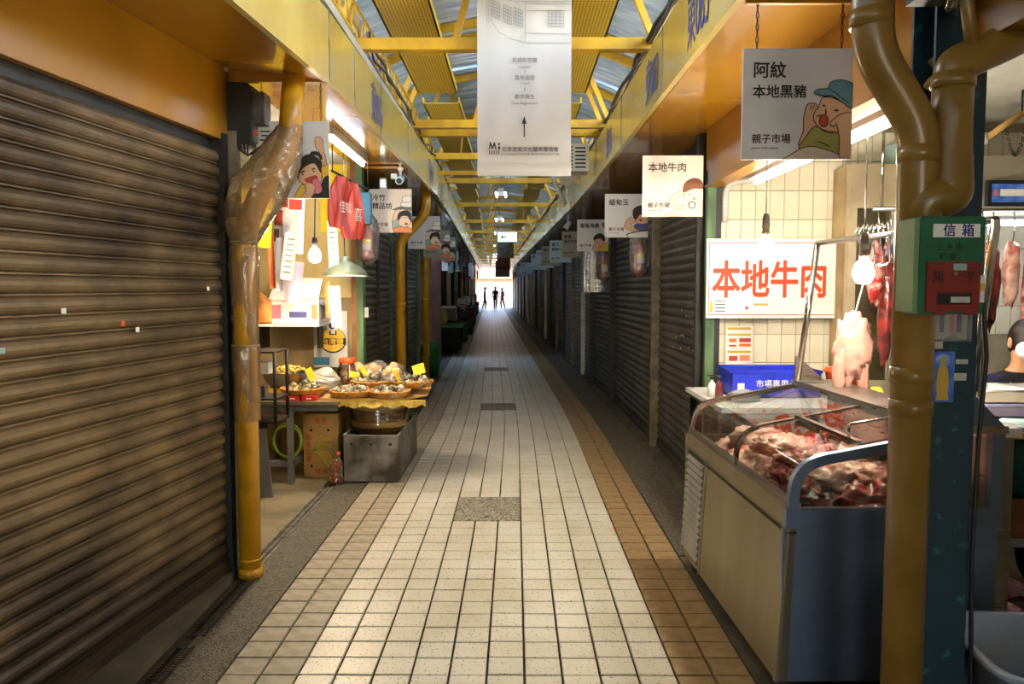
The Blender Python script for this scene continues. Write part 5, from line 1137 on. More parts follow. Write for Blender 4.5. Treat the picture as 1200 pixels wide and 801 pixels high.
for i, (x, y, z, r, mt, lb) in enumerate(ML):
    r = (min(r[0], .15), min(r[1], .13), r[2]); x = min(max(x, .10 + r[0] * .95), .74 - r[0]); y = min(max(y, .05 + r[1]), 1.40 - r[1])
    lump('meat_cut', lb, 'meat', cw(x, y, z), r, mt, i + 1, .5, (rr.uniform(-.15, .15), rr.uniform(-.15, .15), rr.uniform(-.5, .5)), 'meat cuts in the display case')

# ------------------------------------------------------------------ pipe, pillar and letter box in front of the case
t = thing('drainpipe', 'dull yellow drainpipe with swan neck joint standing before the display case', 'pipe', (1.098, 2.2, 0))
m = MB(); m.tube(bend([(0, 0, 0), (0, 0, 1.93), (-.135, 0, 2.14), (-.142, 0, 2.565)], 6, .07), .054, 22); m.build('pipe', 'pipe_yellow_old', t)
m = MB(); m.tube(bend([(.0, 0, 1.63), (.01, -.02, 1.74), (.08, -.03, 1.745), (.085, 0, 1.9), (.085, 0, 2.08)], 6, .06), .052, 20); m.build('swan_neck', 'pipe_yellow_old', t)
m = MB(); m.tube(bend([(.085, 0, 2.05), (.085, 0, 2.10), (.22, .02, 2.16), (.75, .25, 2.42)], 6, .06), .05, 18); m.build('branch', 'pipe_yellow_old', t)
for z, x in [(1.24, 0), (1.15, 0), (1.84, .0), (2.2, -.14)]: m = MB(); m.cyl((x, 0, z), (x, 0, z + .045), .0565, 22); m.build('coupling', 'pipe_yellow_old', t)
for z in (1.83, 2.04): m = MB(); m.cyl((.085, 0, z), (.085, 0, z + .03), .056, 22); m.build('coupling', 'pipe_yellow_old', t)
t = thing('steel_pillar', 'dark teal painted steel pillar with stickers behind the yellow drainpipe', 'pillar', (1.285, 2.36, 0))
m = MB(); m.bx(-.075, .075, -.012, .0, 0, 2.6); m.bx(-.075, .075, .12, .132, 0, 2.6); m.bx(-.012, .012, 0, .12, 0, 2.6); m.bx(.066, .075, 0, .13, 0, 2.6); m.build('column', 'teal_post', t)
t2 = thing('saint_card', 'small blue card with a golden standing statue stuck on the pillar', 'card', (1.262, 2.345, 1.165))
m = MB(); m.bx(-.034, .034, 0, .002, 0, .15); m.build('card', 'card_blue', t2)
pm('card_glow', 'a8c8f0', '4a7ad0', 20, .5)
flat(t2, 'halo', ell(0, .125, .022, .018, 16), 'card_glow', 0, 0, .0004); flat(t2, 'statue_robe', smoothloop([(-.014, .02), (-.018, .06), (-.013, .1), (0, .112), (.013, .1), (.018, .06), (.013, .02)], 3), 'print_gold', 1, 0, .0004); flat(t2, 'statue_head', ell(0, .122, .008, .011, 12), 'print_gold', 2, 0, .0004); flat(t2, 'lotus_base', [(-.02, .006), (.02, .006), (.016, .024), (-.016, .024)], 'print_gold', 2, 0, .0004)
for (x, z, w, h, c) in [(1.243, 1.335, .034, .024, 'paper_grey'), (1.318, 1.285, .036, .014, 'paper_grey'), (1.314, 1.24, .038, .022, 'paper_grey'), (1.33, 1.40, .014, .05, 'ink_orange')]:
    m = MB(); m.bx(-w / 2, w / 2, -.001, .0, -h / 2, h / 2); m.build('sticker', c, t, (x - 1.285, -.0125, z))
t = thing('newspaper_bag', 'clear bag with folded newspaper hanging under the green letter box', 'bag', (1.245, 2.30, 1.355)); m = MB(); m.bev(-.045, .05, -.015, .015, 0, .12, .004); m.build('newspaper', 'paper_grey', t)
for x, c in [(-.03, 'print_purple'), (.0, 'print_pink'), (.02, 'print_purple')]: m = MB(); m.bx(x, x + .012, -.017, -.015, .02, .11); m.build('print', c, t)
m = MB(); m.bev(-.055, .06, -.022, .022, -.006, .14, .004); m.build('plastic', 'bag_plastic', t)
t = thing('letter_box', 'green letter box with a red door hung on the yellow drainpipe', 'letter box', (1.127, 2.07, 1.434), R(2))
m = MB(); m.bev(-.085, .085, -.0, .075, 0, .252, .004); m.build('body', 'mail_green', t); m = MB(); m.bx(-.098, -.085, .004, .09, .006, .246); m.build('side', 'mail_side', t)
m = MB(); m.bx(-.068, .072, -.008, 0, .006, .135); dr = m.build('door', 'mail_red', t); m = MB(); m.bx(-.04, .05, -.0095, -.008, .025, .055); m.build('slot', 'ink_black', dr); m = MB(); m.bx(-.005, .045, -.0105, -.0095, .03, .045); m.build('paper', 'paper_grey', dr); m = MB(); m.cyl((.005, -.012, .105), (.005, -.008, .105), .006, 10); m.build('lock', 'chrome', dr)
for x in (-.045, .035): m = MB(); m.bx(x, x + .03, -.008, 0, -.002, .006); m.build('hinge', 'mail_red', dr)
m = MB(); m.bx(-.052, .07, -.003, 0, .198, .232); m.build('name_plate', 'print_white', t)
text(t, '信 箱', .034, -.028, .203, 'ink_blue', -.0038, .014, spacing=1.15); text(t, '三水街', .022, -.045, .165, 'ink_black', -.001, .01, spacing=1.4); text(t, '85號', .02, -.035, .142, 'ink_black', -.001, .01, spacing=1.3); text(t, '陽', .032, -.055, .085, 'ink_black', -.0088, .01); text(t, '平', .028, .03, .088, 'ink_black', -.0088, .01)
m = MB(); m.bx(.0, .034, -.0098, -.008, .113, .13); m.build('sticker', 'print_teal', t); m = MB(); m.bx(.074, .088, -.002, 0, .03, .10); m.build('sticker', 'paper_white', t); m = MB(); m.bx(.075, .087, -.003, -.002, .06, .08); m.build('sticker', 'print_yellow', t)
t = thing('power_cable', 'black cable hanging down the right side of the teal pillar', 'cable', (1.36, 2.33, 0)); m = MB(); m.tube([(.0, 0, .02), (.012, 0, .3), (.0, 0, .7), (.006, 0, 1.05), (.02, 0, 1.3), (.0, 0, 1.5), (-.04, .0, 1.6)], .007, 7); m.build('cable', 'black_plastic', t)
t = thing('fan_motor', 'dark dusty fan motor under the soffit at the top right', 'fan', (1.19, 2.28, 2.27))
m = MB(); m.bev(-.08, .09, -.08, .05, .03, .26, .02); m.build('housing', 'black_iron', t); m = MB(); m.tube([(-.06, -.1, .09), (.04, -.09, .02)], .05, 14); m.build('motor', 'black_plastic', t); m = MB(); m.tube(bend([(.0, -.1, .1), (0, -.12, -.02), (.03, -.1, -.12)], 4, .05), .018, 8); m.build('bracket', 'pipe_yellow_old', t); m = MB(); m.cyl((-.03, -.1, -.03), (-.01, -.1, .05), .016, 10); m.build('nipple', 'chrome', t)
m = MB(); m.ball((-.105, -.08, .2), .035, 12, 8); m.build('indicator_bulb', 'chrome', t)
t = thing('flexible_conduit', 'yellow flexible conduit loop beside the fan motor', 'conduit', (1.4, 2.45, 2.1)); m = MB(); m.tube(bend([(-.16, 0, .02), (-.08, 0, -.02), (.02, 0, .1), (.03, 0, .22), (-.03, 0, .32)], 5, .08), .018, 10); m.build('conduit', 'pipe_yellow_old', t); m = MB(); m.tube(bend([(-.14, .02, .08), (-.02, .02, .16), (.3, .1, .38)], 4, .05), .014, 10); m.build('conduit', 'pipe_yellow_old', t)

# ------------------------------------------------------------------ inside the meat stall
t = thing('signboard', 'white signboard with four big orange characters on the tiled wall', 'sign', (1.29, 5.40, 1.30))
m = MB(); m.bx(0, .92, 0, .012, 0, .535); m.build('board', 'sign_board', t)
for x0, x1, z0, z1 in [(.015, .905, .505, .511), (.015, .905, .02, .026), (.015, .021, .02, .511), (.899, .905, .02, .511)]: m = MB(); m.bx(x0, x1, -.001, 0, z0, z1); m.build('border', 'ink_border', t)
text(t, '本地牛肉', .262, .035, .165, 'ink_vermilion', -.002, .024, sx=.75)
flat(t, 'notice', [(.02, .03), (.2, .03), (.2, .13), (.02, .13)], 'print_white', 0, -.001); flat(t, 'notice', [(.26, .05), (.42, .05), (.42, .1), (.26, .1)], 'print_white', 0, -.001); flat(t, 'notice_mark', [(.32, .085), (.42, .085), (.42, .1), (.32, .1)], 'print_gold', 1, -.001); flat(t, 'notice_mark', [(.025, .04), (.045, .04), (.045, .11), (.025, .11)], 'print_yellow', 1, -.001); flat(t, 'notice_mark', ell(.275, .07, .012), 'print_red', 1, -.001)
for k in range(4): flat(t, 'notice_text', [(.06, .045 + k * .022), (.13, .045 + k * .022), (.13, .052 + k * .022), (.06, .052 + k * .022)], 'ink_black', 1, -.001)
t = thing('price_poster', 'yellowed paper price poster taped to the tiles below the signboard', 'poster', (1.46, 5.508, .95)); m = MB(); m.bx(0, .185, 0, .003, 0, .29); m.build('sheet', 'paper_white', t)
for x, z, w, h, c in [(.01, .265, .16, .018, 'print_gold'), (.01, .225, .16, .014, 'print_gold'), (.02, .18, .05, .025, 'ink_orange'), (.09, .18, .08, .028, 'print_red'), (.02, .15, .05, .012, 'print_red'), (.09, .15, .08, .02, 'ink_orange'), (.01, .105, .16, .016, 'print_gold'), (.02, .05, .06, .035, 'print_red'), (.095, .05, .07, .04, 'print_orange'), (.01, .015, .16, .01, 'print_gold')]: m = MB(); m.bx(x, x + w, -.001, 0, z, z + h); m.build('print', c, t)
def bulb(label, loc, cordtop):
    t = thing('hanging_bulb', label, 'lamp', loc); m = MB(); m.lathe([(0, 0), (.028, .006), (.042, .032), (.044, .05), (.034, .085), (.018, .105), (0, .106)], n=18); m.build('bulb', 'bulb_white', t)
    m = MB(); m.lathe([(.02, .102), (.021, .13), (.016, .14), (.02, .16), (.018, .2), (.012, .225), (0, .226)], n=14); m.build('socket', 'rust_dark', t); m = MB(); m.cyl((0, 0, .22), (0, 0, cordtop), .004, 6); m.build('cord', 'cable_grey', t)
bulb('bare glowing bulb hanging before the signboard', (1.31, 4.2, 1.665), .93); bulb('bare glowing bulb hanging over the display case beside the pipe', (1.522, 3.5, 1.52), 1.07)
for i, (a, b) in enumerate([(4.05, 5.1), (2.9, 3.95)]):
    t = thing('tube_light', ['fluorescent strip light over the signboard under the lintel', 'fluorescent strip light behind the nearest hanging sign and pipe'][i], 'lamp', (1.52, a, 2.17)); m = MB(); m.bx(-.045, .045, 0, b - a, .02, .07); m.build('lamp_housing', 'lamp_case', t)
    m = MB(); m.cyl((0, .01, 0), (0, b - a - .01, 0), .014, 10); m.build('tube', 'tube_warm', t); m = MB(); m.cyl((0, .1, .07), (0, .1, .45), .006, 6); m.cyl((0, b - a - .1, .07), (0, b - a - .1, .45), .006, 6); m.build('hanger', 'cable_grey', t)
t = thing('bent_conduit', 'white bent conduit along the top of the tiled wall', 'conduit', (1.42, 5.44, 1.95)); m = MB(); m.tube(bend([(0, 0, 0), (0, 0, .26), (.28, 0, .29), (.32, 0, .36)], 5, .08), .02, 10); m.build('tube', 'conduit', t)
t = thing('side_table', 'white topped table behind the far end of the display case', 'table', (1.16, 4.45, 0)); m = MB(); m.bx(0, .95, 0, .95, .80, .83); m.build('tabletop', 'white_plastic', t); m = MB(); m.bx(-.004, .95, -.004, .95, .79, .802); m.build('edge', 'black_plastic', t)
for x, y in [(.04, .04), (.9, .04), (.04, .9), (.9, .9)]: m = MB(); m.bx(x - .02, x + .02, y - .02, y + .02, 0, .8); m.build('leg', 'black_iron', t)
t = thing('blue_crate', 'blue plastic crate with stencilled text on the white table', 'crate', (1.33, 4.85, .832))
for x0, x1, y0, y1 in [(0, .54, 0, .014), (0, .54, .36, .374), (0, .014, .014, .36), (.526, .54, .014, .36)]: m = MB(); m.bx(x0, x1, y0, y1, 0, .16); m.build('side', 'blue_plastic', t)
m = MB(); m.bx(0, .54, 0, .374, 0, .012); m.build('base', 'blue_plastic', t); m = MB(); m.tube([(0, 0, .16), (.54, 0, .16), (.54, .374, .16), (0, .374, .16)], .011, 6, closed=True); m.build('rim', 'blue_plastic', t)
for k in range(9): m = MB(); m.bx(.05 + k * .055, .056 + k * .055, -.004, 0, .01, .15); m.build('stiffener', 'blue_plastic', t)
text(t, '市場專用 冷凍', .05, .14, .07, 'print_white', -.006, .01); m = MB(); m.bx(.03, .07, -.005, -.001, .05, .09); m.build('handle_hole', 'print_white', t)
for k in range(5): m = MB(); m.lathe([(0, 0), (.04, 0), (.045, .12), (0, .12)], n=14); o = m.build('tin_can', 'paper_grey', None, (1.45 + (k % 3) * .14, 4.95 + (k // 3) * .13, .846)); tag(o, 'silver topped tin standing in the blue crate', 'can', 'tins in the blue crate')
for i, (x, y, c, lb) in enumerate([(1.215, 4.9, 'paper_white', 'small white bottle on the white table by the green post'), (1.255, 4.88, 'meat_dark', 'small dark brown bottle on the white table by the green post')]):
    t = thing('sauce_bottle', lb, 'bottle', (x, y, .83)); m = MB(); m.lathe([(0, 0), (.024, 0), (.026, .06), (.02, .085), (.008, .1), (.008, .11), (0, .11)], n=14); m.build('body', c, t); m = MB(); m.lathe([(.011, .11), (.011, .13), (.0, .132)], n=10); m.bx(-.03, .005, -.006, .006, .13, .14); m.build('pump', 'black_plastic', t)
t = thing('plastic_scrap', 'crumpled white plastic bag beside the blue crate', 'bag', (1.36, 4.72, .832)); wrapmesh([(0, 0, 0), (0, 0, .01), (0, 0, .05), (0, 0, .07)], [.02, .09, .08, .02], 11, .3, 18).build('bag', 'bag_white', t)
# cold store door frame, blue white panel
t = thing('cold_cabinet', 'beige framed glass door of the cold cabinet behind the hanging rack', 'cabinet', (2.16, 5.2, 0))
m = MB(); m.bx(0, .05, 0, .06, 0, 2.3); m.bx(.27, .32, 0, .06, 0, 2.3); m.bx(.05, .27, 0, .06, 2.02, 2.3); m.bx(.05, .27, 0, .06, 0, .9); m.build('door_frame', 'cream_panel', t); m = MB(); m.bx(.05, .27, .02, .03, .9, 2.02); m.build('pane', 'pane', t); m = MB(); m.bx(0, .32, .10, .28, 0, 2.3); m.build('body', 'wall_stain', t)
t = thing('steel_cabinet', 'pale blue steel cabinet post right of the cold cabinet', 'cabinet', (2.50, 5.15, 0)); m = MB(); m.bx(0, .06, 0, .3, 0, 1.95); m.build('post', 'foam', t); m = MB(); m.bx(-.01, .32, .0, .3, 1.95, 2.45); m.build('upper_panel', 'print_teal', t); m = MB(); m.bx(-.01, .32, -.004, .0, 1.95, 1.97); m.build('lower_edge', 'chrome', t)
# inner counter covered with plastic, small things on it
t = thing('inner_counter', 'plastic covered counter inside the meat stall', 'counter', (1.82, 3.4, 0)); m = MB(); m.bx(0, .36, 0, 1.0, .86, .90); m.build('worktop', 'white_plastic', t); m = MB(); m.bx(.02, .34, .02, .98, .0, .86); m.build('base', 'stainless', t); m = MB(); m.grid(lambda u, v: (u * .38 - .01, v * 1.0, .905 + .012 * abs(noise.noise(Vector((u * 6, v * 10, 0))))), 18, 24); m.build('plastic_sheet', 'bag_white', t)
t = thing('spray_bottle', 'black headed spray bottle on the plastic covered counter', 'bottle', (1.95, 4.0, .92)); m = MB(); m.lathe([(0, 0), (.035, 0), (.036, .08), (.015, .12), (0, .12)], n=14); m.build('body', 'print_teal', t); m = MB(); m.bx(-.06, .03, -.012, .012, .125, .15); m.bx(-.05, -.035, -.01, .01, .08, .125); m.cyl((0, 0, .11), (0, 0, .13), .014, 8); m.build('trigger_head', 'black_plastic', t)
t = thing('orange_tub', 'orange plastic tub on the white table behind the rack post', 'tub', (2.0, 4.85, .83)); m = MB(); m.lathe([(0, 0), (.08, 0), (.10, .16), (.112, .165), (.10, .19), (0, .19)], n=20); m.build('tub', 'orange_plastic', t); m = MB(); m.tube([(.108 * math.cos(a), .108 * math.sin(a), .17) for a in [2 * PI * i / 20 for i in range(20)]], .007, 6, closed=True); m.build('rim', 'orange_plastic', t)
lump('lemon', 'yellow lemon on the plastic covered counter', 'fruit', (1.89, 4.15, .955), (.034, .045, .034), 'paper_yellow', 3, .08)
# hanging pale meat on a string, hanging red meats
t = thing('hanging_meat', 'pale draped meat hanging on a string below the rack bar', 'meat', (1.68, 3.95, 1.02))
m = MB(); sv = Vector((4, 2, 1))
def drape(v):
    return 1 + .3 * noise.noise(v * 1.8 + sv) + .3 * noise.noise(v * 5 + sv)
m.ball((0, 0, .19), (.10, .04, .15), 30, 22, drape); m.ball((-.07, 0, .07), (.032, .03, .14), 22, 16, drape); m.ball((-.02, .01, .09), (.03, .03, .12), 22, 16, drape); m.ball((.055, .01, .05), (.028, .03, .13), 22, 16, drape); m.ball((.0, 0, .31), (.045, .025, .06), 16, 12, drape); m.build('meat', 'meat_pale', t); m = MB(); m.tube([(0, 0, .35), (.04, -.05, .6), (.0, -.0, .74)], .004, 6); m.build('string', 'paper_white', t)
t = thing('meat_rail', 'steel rail carrying red hanging meat at the stall back', 'rail', (2.02, 4.55, 1.95)); m = MB(); m.tube([(0, 0, 0), (2.05, 0, 0)], .014, 10); m.build('rail', 'chrome', t); m = MB(); m.cyl((.05, 0, 0), (.05, 0, .68), .008, 6); m.cyl((1.85, 0, 0), (1.85, 0, .68), .008, 6); m.build('hanger', 'chrome', t)
for k in range(13):
    x = 2.05 + k * .098; top = 1.95; h = .36 + .11 * ((k * 7) % 4); mt = ['meat', 'meat_dark', 'meat_fat'][k % 3]
    t = thing('hanging_meat', 'red meat strip hanging on the steel rail at the stall back', 'meat', (x, 4.55 + .03 * ((k * 5) % 3), top - .18 - h), 0, 'meat strips on the steel rail')
    m = MB(); sv = Vector((k * 3.1, k, 2)); m.ball((0, 0, h / 2), (.05, .04, h / 2), 18, 14, lambda v: 1 + .3 * noise.noise(v * 2 + sv) + .2 * noise.noise(v * 5 + sv)); m.build('meat', mt, t); m = MB(); m.tube([(0, 0, h * .95), (.012, 0, h + .08), (0, 0, h + .18)], .004, 6); m.build('hook', 'chrome', t)
# hood with monitor, far bench, crates, cooler
t = thing('extractor_hood', 'stainless hood box above the hanging meat at the stall back', 'hood', (2.62, 4.75, 1.92)); m = MB(); m.bx(0, 1.6, 0, .5, .06, .36); m.build('body', 'hood_steel', t); m = MB(); m.bx(-.01, 1.61, -.01, .5, 0, .06); m.build('lip', 'hood_steel', t); m = MB(); m.cyl((.1, .05, .36), (.1, .05, .7), .01, 6); m.cyl((.9, .05, .36), (.9, .05, .7), .01, 6); m.build('hanger', 'black_iron', t)
t = thing('tube_light', 'fluorescent tube under the extractor hood', 'lamp', (2.62, 4.66, 1.88)); m = MB(); m.cyl((0, 0, 0), (.7, 0, 0), .014, 10); m.build('tube', 'tube_glow', t); m = MB(); m.bx(-.02, .72, -.02, .02, .016, .04); m.build('lamp_housing', 'lamp_case', t)
t = thing('monitor', 'small blue screen fixed to the extractor hood', 'monitor', (2.765, 4.70, 1.99)); m = MB(); m.bx(-.01, .27, 0, .035, -.01, .14); m.build('bezel', 'black_plastic', t); m = MB(); m.bx(.012, .248, -.002, 0, .012, .118); m.build('screen', 'card_blue', t); m = MB(); m.bx(.025, .045, -.003, -.002, .05, .085); m.build('icon', 'ink_orange', t); m = MB(); m.bx(.06, .2, -.003, -.002, .048, .088); m.build('icon', 'print_white', t)
t = thing('hook_chain', 'lamp arm with dangling chain near the stall ceiling', 'chain', (2.75, 4.6, 2.32)); m = MB(); m.tube([(-.08, 0, .03), (.12, 0, .17)], .018, 8); m.build('arm', 'cardboard', t); m = MB(); m.lathe([(0, -.03), (.03, -.02), (.03, .03), (0, .04)], (-.1, 0, .02), 12); m.build('lamp_head', 'white_paint', t)
m = MB()
for k in range(12): a = k / 11; m.tube([(.04 + a * .1 + .008 * math.cos(q), .008 * math.sin(q) * (k % 2), .06 - .12 * math.sin(a * PI) + .012 * math.sin(q)) for q in [2 * PI * i / 6 for i in range(6)]], .003, 4, closed=True)
m.build('chain', 'rust_dark', t)
m = MB(); m.cyl((.12, 0, .15), (.12, 0, .3), .006, 6); m.build('hanger', 'black_iron', t)
t = thing('work_bench', 'steel work bench with bracketed shelf right of the display case', 'bench', (2.12, 3.5, 0)); m = MB(); m.bx(.12, 1.3, .42, .62, .82, .855); m.build('worktop', 'stainless', t); m = MB(); m.bx(.08, .6, .05, .4, .33, .36); m.build('shelf', 'foam', t); m = MB(); m.bx(.14, .18, .5, .54, .36, .82); m.bx(1.2, 1.24, .5, .54, 0, .82); m.bx(.1, .13, .07, .1, 0, .33); m.bx(.5, .53, .07, .1, 0, .33); m.build('leg', 'foam', t)
t = thing('wooden_box', 'brown wooden box under the teal cooler', 'box', (2.22, 3.58, .362)); m = MB(); m.bev(0, .42, 0, .3, 0, .18, .005); m.build('box', 'wood', t)
t = thing('teal_cooler', 'dark teal plastic drum with white stickers right of the display case', 'cooler', (2.40, 3.72, .545)); m = MB(); m.lathe([(0, 0), (.15, 0), (.17, .03), (.175, .2), (.165, .25), (.15, .27), (0, .275)], n=26); m.build('drum', 'teal_plastic', t)
for x, z, w, h in [(-.07, .15, .08, .06), (.04, .1, .06, .03)]: m = MB(); m.bx(x, x + w, -.185, -.165, z, z + h); m.build('sticker', 'paper_white', t)
t = thing('yellow_rack', 'yellow plastic rack above the teal drum', 'rack', (2.22, 3.55, .825)); m = MB(); m.bx(0, .5, 0, .3, .0, .03); m.bx(.1, .16, -.01, 0, -.06, .0); m.bx(.3, .42, -.01, 0, -.05, 0); m.build('frame', 'yellow_crate', t); m = MB(); m.tube([(-.05, -.02, .07), (.4, -.02, .05)], .03, 12); m.build('wrapped_tube', 'print_teal', t)
for k, (x, z, mt, lb) in enumerate([(2.30, .93, 'white_plastic', 'white foam box on the bench before the masked person'), (2.52, .93, 'white_plastic', 'white foam box beside the first one before the masked person'), (2.28, .86, 'purple_crate', 'pale purple crate under the white foam boxes')]):
    t = thing('foam_box', lb, 'box', (x, 3.88, z)); m = MB(); L_ = .2 if k < 2 else .5; H_ = .07
    for x0, x1, y0, y1 in [(0, L_, 0, .02), (0, L_, .28, .3), (0, .02, .02, .28), (L_ - .02, L_, .02, .28)]: m.bx(x0, x1, y0, y1, 0, H_)
    m.bx(0, L_, 0, .3, 0, .015); m.build('box', mt, t); m = MB(); m.tube([(0, 0, H_), (L_, 0, H_), (L_, .3, H_), (0, .3, H_)], .008, 6, closed=True); m.build('rim', mt, t)
t = thing('white_tub', 'big dirty white tub with a black handle at the bottom right corner', 'tub', (1.66, 2.36, 0), R(-6))
def tubring(w, l, z, n=28):
    o = []
    for i in range(n):
        a = 2 * PI * i / n; ca, sa = math.cos(a), math.sin(a); o.append((w * math.copysign(abs(ca) ** .35, ca), l * math.copysign(abs(sa) ** .35, sa), z))
    return o
m = MB(); rings = [tubring(.20, .17, 0), tubring(.23, .20, .2), tubring(.26, .235, .39), tubring(.285, .26, .40), tubring(.285, .26, .415), tubring(.255, .23, .412), tubring(.22, .19, .2), tubring(.19, .16, .02)]
n = 28; V = [p for r in rings for p in r]; m.add(V, [(i * n + k, i * n + (k + 1) % n, (i + 1) * n + (k + 1) % n, (i + 1) * n + k) for i in range(len(rings) - 1) for k in range(n)] + [tuple(range(7 * n, 8 * n)), tuple(range(n))[::-1]], True); m.build('tub', 'foam', t)
m = MB(); m.tube(bend([(-.2, -.258, .38), (-.21, -.285, .33), (.05, -.29, .29), (.06, -.258, .37)], 4, .03), .012, 8); m.build('handle', 'black_plastic', t); m = MB(); m.bx(-.14, .0, -.268, -.258, .395, .412); m.build('worn_edge', 'cardboard', t)
for i, (x, y, lb) in enumerate([(2.40, 3.88, 'crumpled pink plastic bag on the floor behind the display case'), (2.2, 3.58, 'pink and white plastic bag on the floor behind the white tub')]):
    t = thing('pink_bag', lb, 'bag', (x, y, .0)); wrapmesh([(0, 0, 0), (0, 0, .005), (.01, 0, .04), (.03, 0, .07)], [.02, .11, .09, .02], 13 + i, .35, 20).build('bag', 'pink_bag', t)
lump('green_bag', 'green plastic bag on the floor under the bench', 'bag', (2.72, 3.7, .11), (.1, .1, .12), 'green_plastic', 9, .2)

# ------------------------------------------------------------------ people
def person(name, label, loc, rz, J, E_, zones, head, hair, face=True, mask=False):
    """one continuous body grown along a joint skeleton; zones colour it by height and reach"""
    me = bpy.data.meshes.new(name); me.from_pydata([j[0] for j in J], E_, []); o = bpy.data.objects.new(name, me); COL.objects.link(o)
    md = o.modifiers.new('skin', 'SKIN'); sk = me.skin_vertices[0].data
    for i, j in enumerate(J): sk[i].radius = j[1]; sk[i].use_root = (i == 0)
    sb = o.modifiers.new('sub', 'SUBSURF'); sb.levels = 2; sb.render_levels = 2
    dg = bpy.context.evaluated_depsgraph_get(); nm = bpy.data.meshes.new_from_object(o.evaluated_get(dg)); bpy.data.objects.remove(o)
    mats = []; nm.materials.clear()
    for p in nm.polygons:
        p.use_smooth = True; mt = zones(p.center)
        if mt not in mats: mats.append(mt)
        p.material_index = mats.index(mt)
    for k in mats: nm.materials.append(MATS[k])
    b = link(name, nm, None, loc, rz); tag(b, label, 'person')
    hc, hs = Vector(head[0]), head[1]
    m = MB()
    def sk_(v): return 1.0 if not (v.y > .1 and v.z > -.25 or v.z > .35) else 1.12
    def shell(v):
        return 1.09 if (v.z > .25 + .5 * max(0, -v.y) or v.y > .25 and v.z > -.6) else .90
    m.ball(hc, (.078 * hs, .098 * hs, .115 * hs), 20, 14, shell); m.build('hair', hair, b)
    if face:
        for x in (-.03, .03): m = MB(); m.ball((hc.x + x * hs, hc.y - .088 * hs, hc.z + .005), .009 * hs, 8, 6); m.build('eye', 'ink_black', b)
        m = MB(); m.ball((hc.x, hc.y - .102 * hs, hc.z - .025), (.012 * hs, .016 * hs, .022 * hs), 8, 6); m.build('nose', 'skin', b)
        for x in (-.08, .08): m = MB(); m.ball((hc.x + x * hs, hc.y, hc.z - .01), (.012, .02, .03), 8, 6); m.build('ear', 'skin', b)
        m = MB(); m.ball((hc.x, hc.y - .085 * hs, hc.z - .06), (.024, .012, .006), 8, 5); m.build('mouth', 'print_red', b)
    if mask: m = MB(); m.ball((hc.x, hc.y - .058 * hs, hc.z - .045), (.074 * hs, .062 * hs, .058 * hs), 18, 12); m.build('face_mask', 'cloth_white', b)
    return b
# seated stall keeper behind the counters, faces the viewer with a white mask
J = [((0, 0, .52), (.17, .12)), ((0, -.02, .72), (.15, .11)), ((0, -.04, .93), (.17, .11)), ((0, -.05, 1.04), (.065, .06)), ((0, -.065, 1.12), (.055, .055)), ((0, -.08, 1.20), (.08, .095)), ((0, -.08, 1.28), (.06, .075)),
     ((-.19, -.04, .97), (.07, .065)), ((-.25, -.08, .74), (.055, .055)), ((-.15, -.30, .89), (.042, .042)), ((-.11, -.37, .89), (.03, .02)),
     ((.19, -.04, .97), (.07, .065)), ((.25, -.08, .74), (.055, .055)), ((.15, -.30, .89), (.042, .042)), ((.11, -.37, .89), (.03, .02)),
     ((-.1, -.06, .50), (.095, .09)), ((-.12, -.42, .50), (.075, .07)), ((-.12, -.44, .1), (.05, .05)), ((-.12, -.56, .04), (.045, .035)),
     ((.1, -.06, .50), (.095, .09)), ((.12, -.42, .50), (.075, .07)), ((.12, -.44, .1), (.05, .05)), ((.12, -.56, .04), (.045, .035))]
for sx in (-1, 1):
    for k, (dx, l) in enumerate([(-.02, .05), (-.007, .06), (.006, .055), (.019, .045)]): J.append(((sx * .11 + dx, -.37 - l, .88), (.009, .009)))
    J.append(((sx * .11 - sx * .045, -.385, .90), (.01, .01)))
E_ = [(0, 1), (1, 2), (2, 3), (3, 4), (4, 5), (5, 6), (2, 7), (7, 8), (8, 9), (9, 10), (2, 11), (11, 12), (12, 13), (13, 14), (0, 15), (15, 16), (16, 17), (17, 18), (0, 19), (19, 20), (20, 21), (21, 22)] + [(10, 23 + k) for k in range(5)] + [(14, 28 + k) for k in range(5)]
def zn(c):
    if c.z > 1.05 and c.y < .1 and abs(c.x) < .14: return 'skin'
    if c.y < -.33 and c.z > .7 and abs(c.x) < .22: return 'skin'
    if c.z > .99 and abs(c.x) < .12: return 'cloth_black'
    if c.z < .08: return 'rubber'
    return 'cloth_navy' if c.z > .6 else 'cloth_black'
PB = person('person', 'masked person in navy top and plaid apron sitting behind the meat stall counter', (2.79, 4.42, 0), R(-8), J, E_, zn, ((0, -.085, 1.215), 1.0), 'hair', True, True)
m = MB(); m.grid(lambda u, v: ((u - .5) * (.26 - .06 * v), -.155 - .02 * math.cos((u - .5) * 3) + .02 * v, .56 + v * .38), 8, 6); m.grid(lambda u, v: ((u - .5) * (.26 - .06 * v), -.150 - .02 * math.cos((u - .5) * 3) + .02 * v, .56 + v * .38), 8, 6); m.build('apron', 'cloth_plaid', PB)
m = MB(); m.tube([(.09, -.13, .93), (.06, -.07, 1.05), (-.06, -.07, 1.05), (-.09, -.13, .93)], .008, 6); m.build('apron_strap', 'print_gold', PB)
t = thing('stool', 'low wooden stool under the masked person', 'stool', (2.79, 4.44, 0)); m = MB(); m.bx(-.16, .16, -.15, .17, .36, .40); m.build('seat', 'wood', t)
for x in (-.13, .13):
    for y in (-.12, .14): m = MB(); m.bx(x - .02, x + .02, y - .02, y + .02, 0, .36); m.build('leg', 'wood', t)
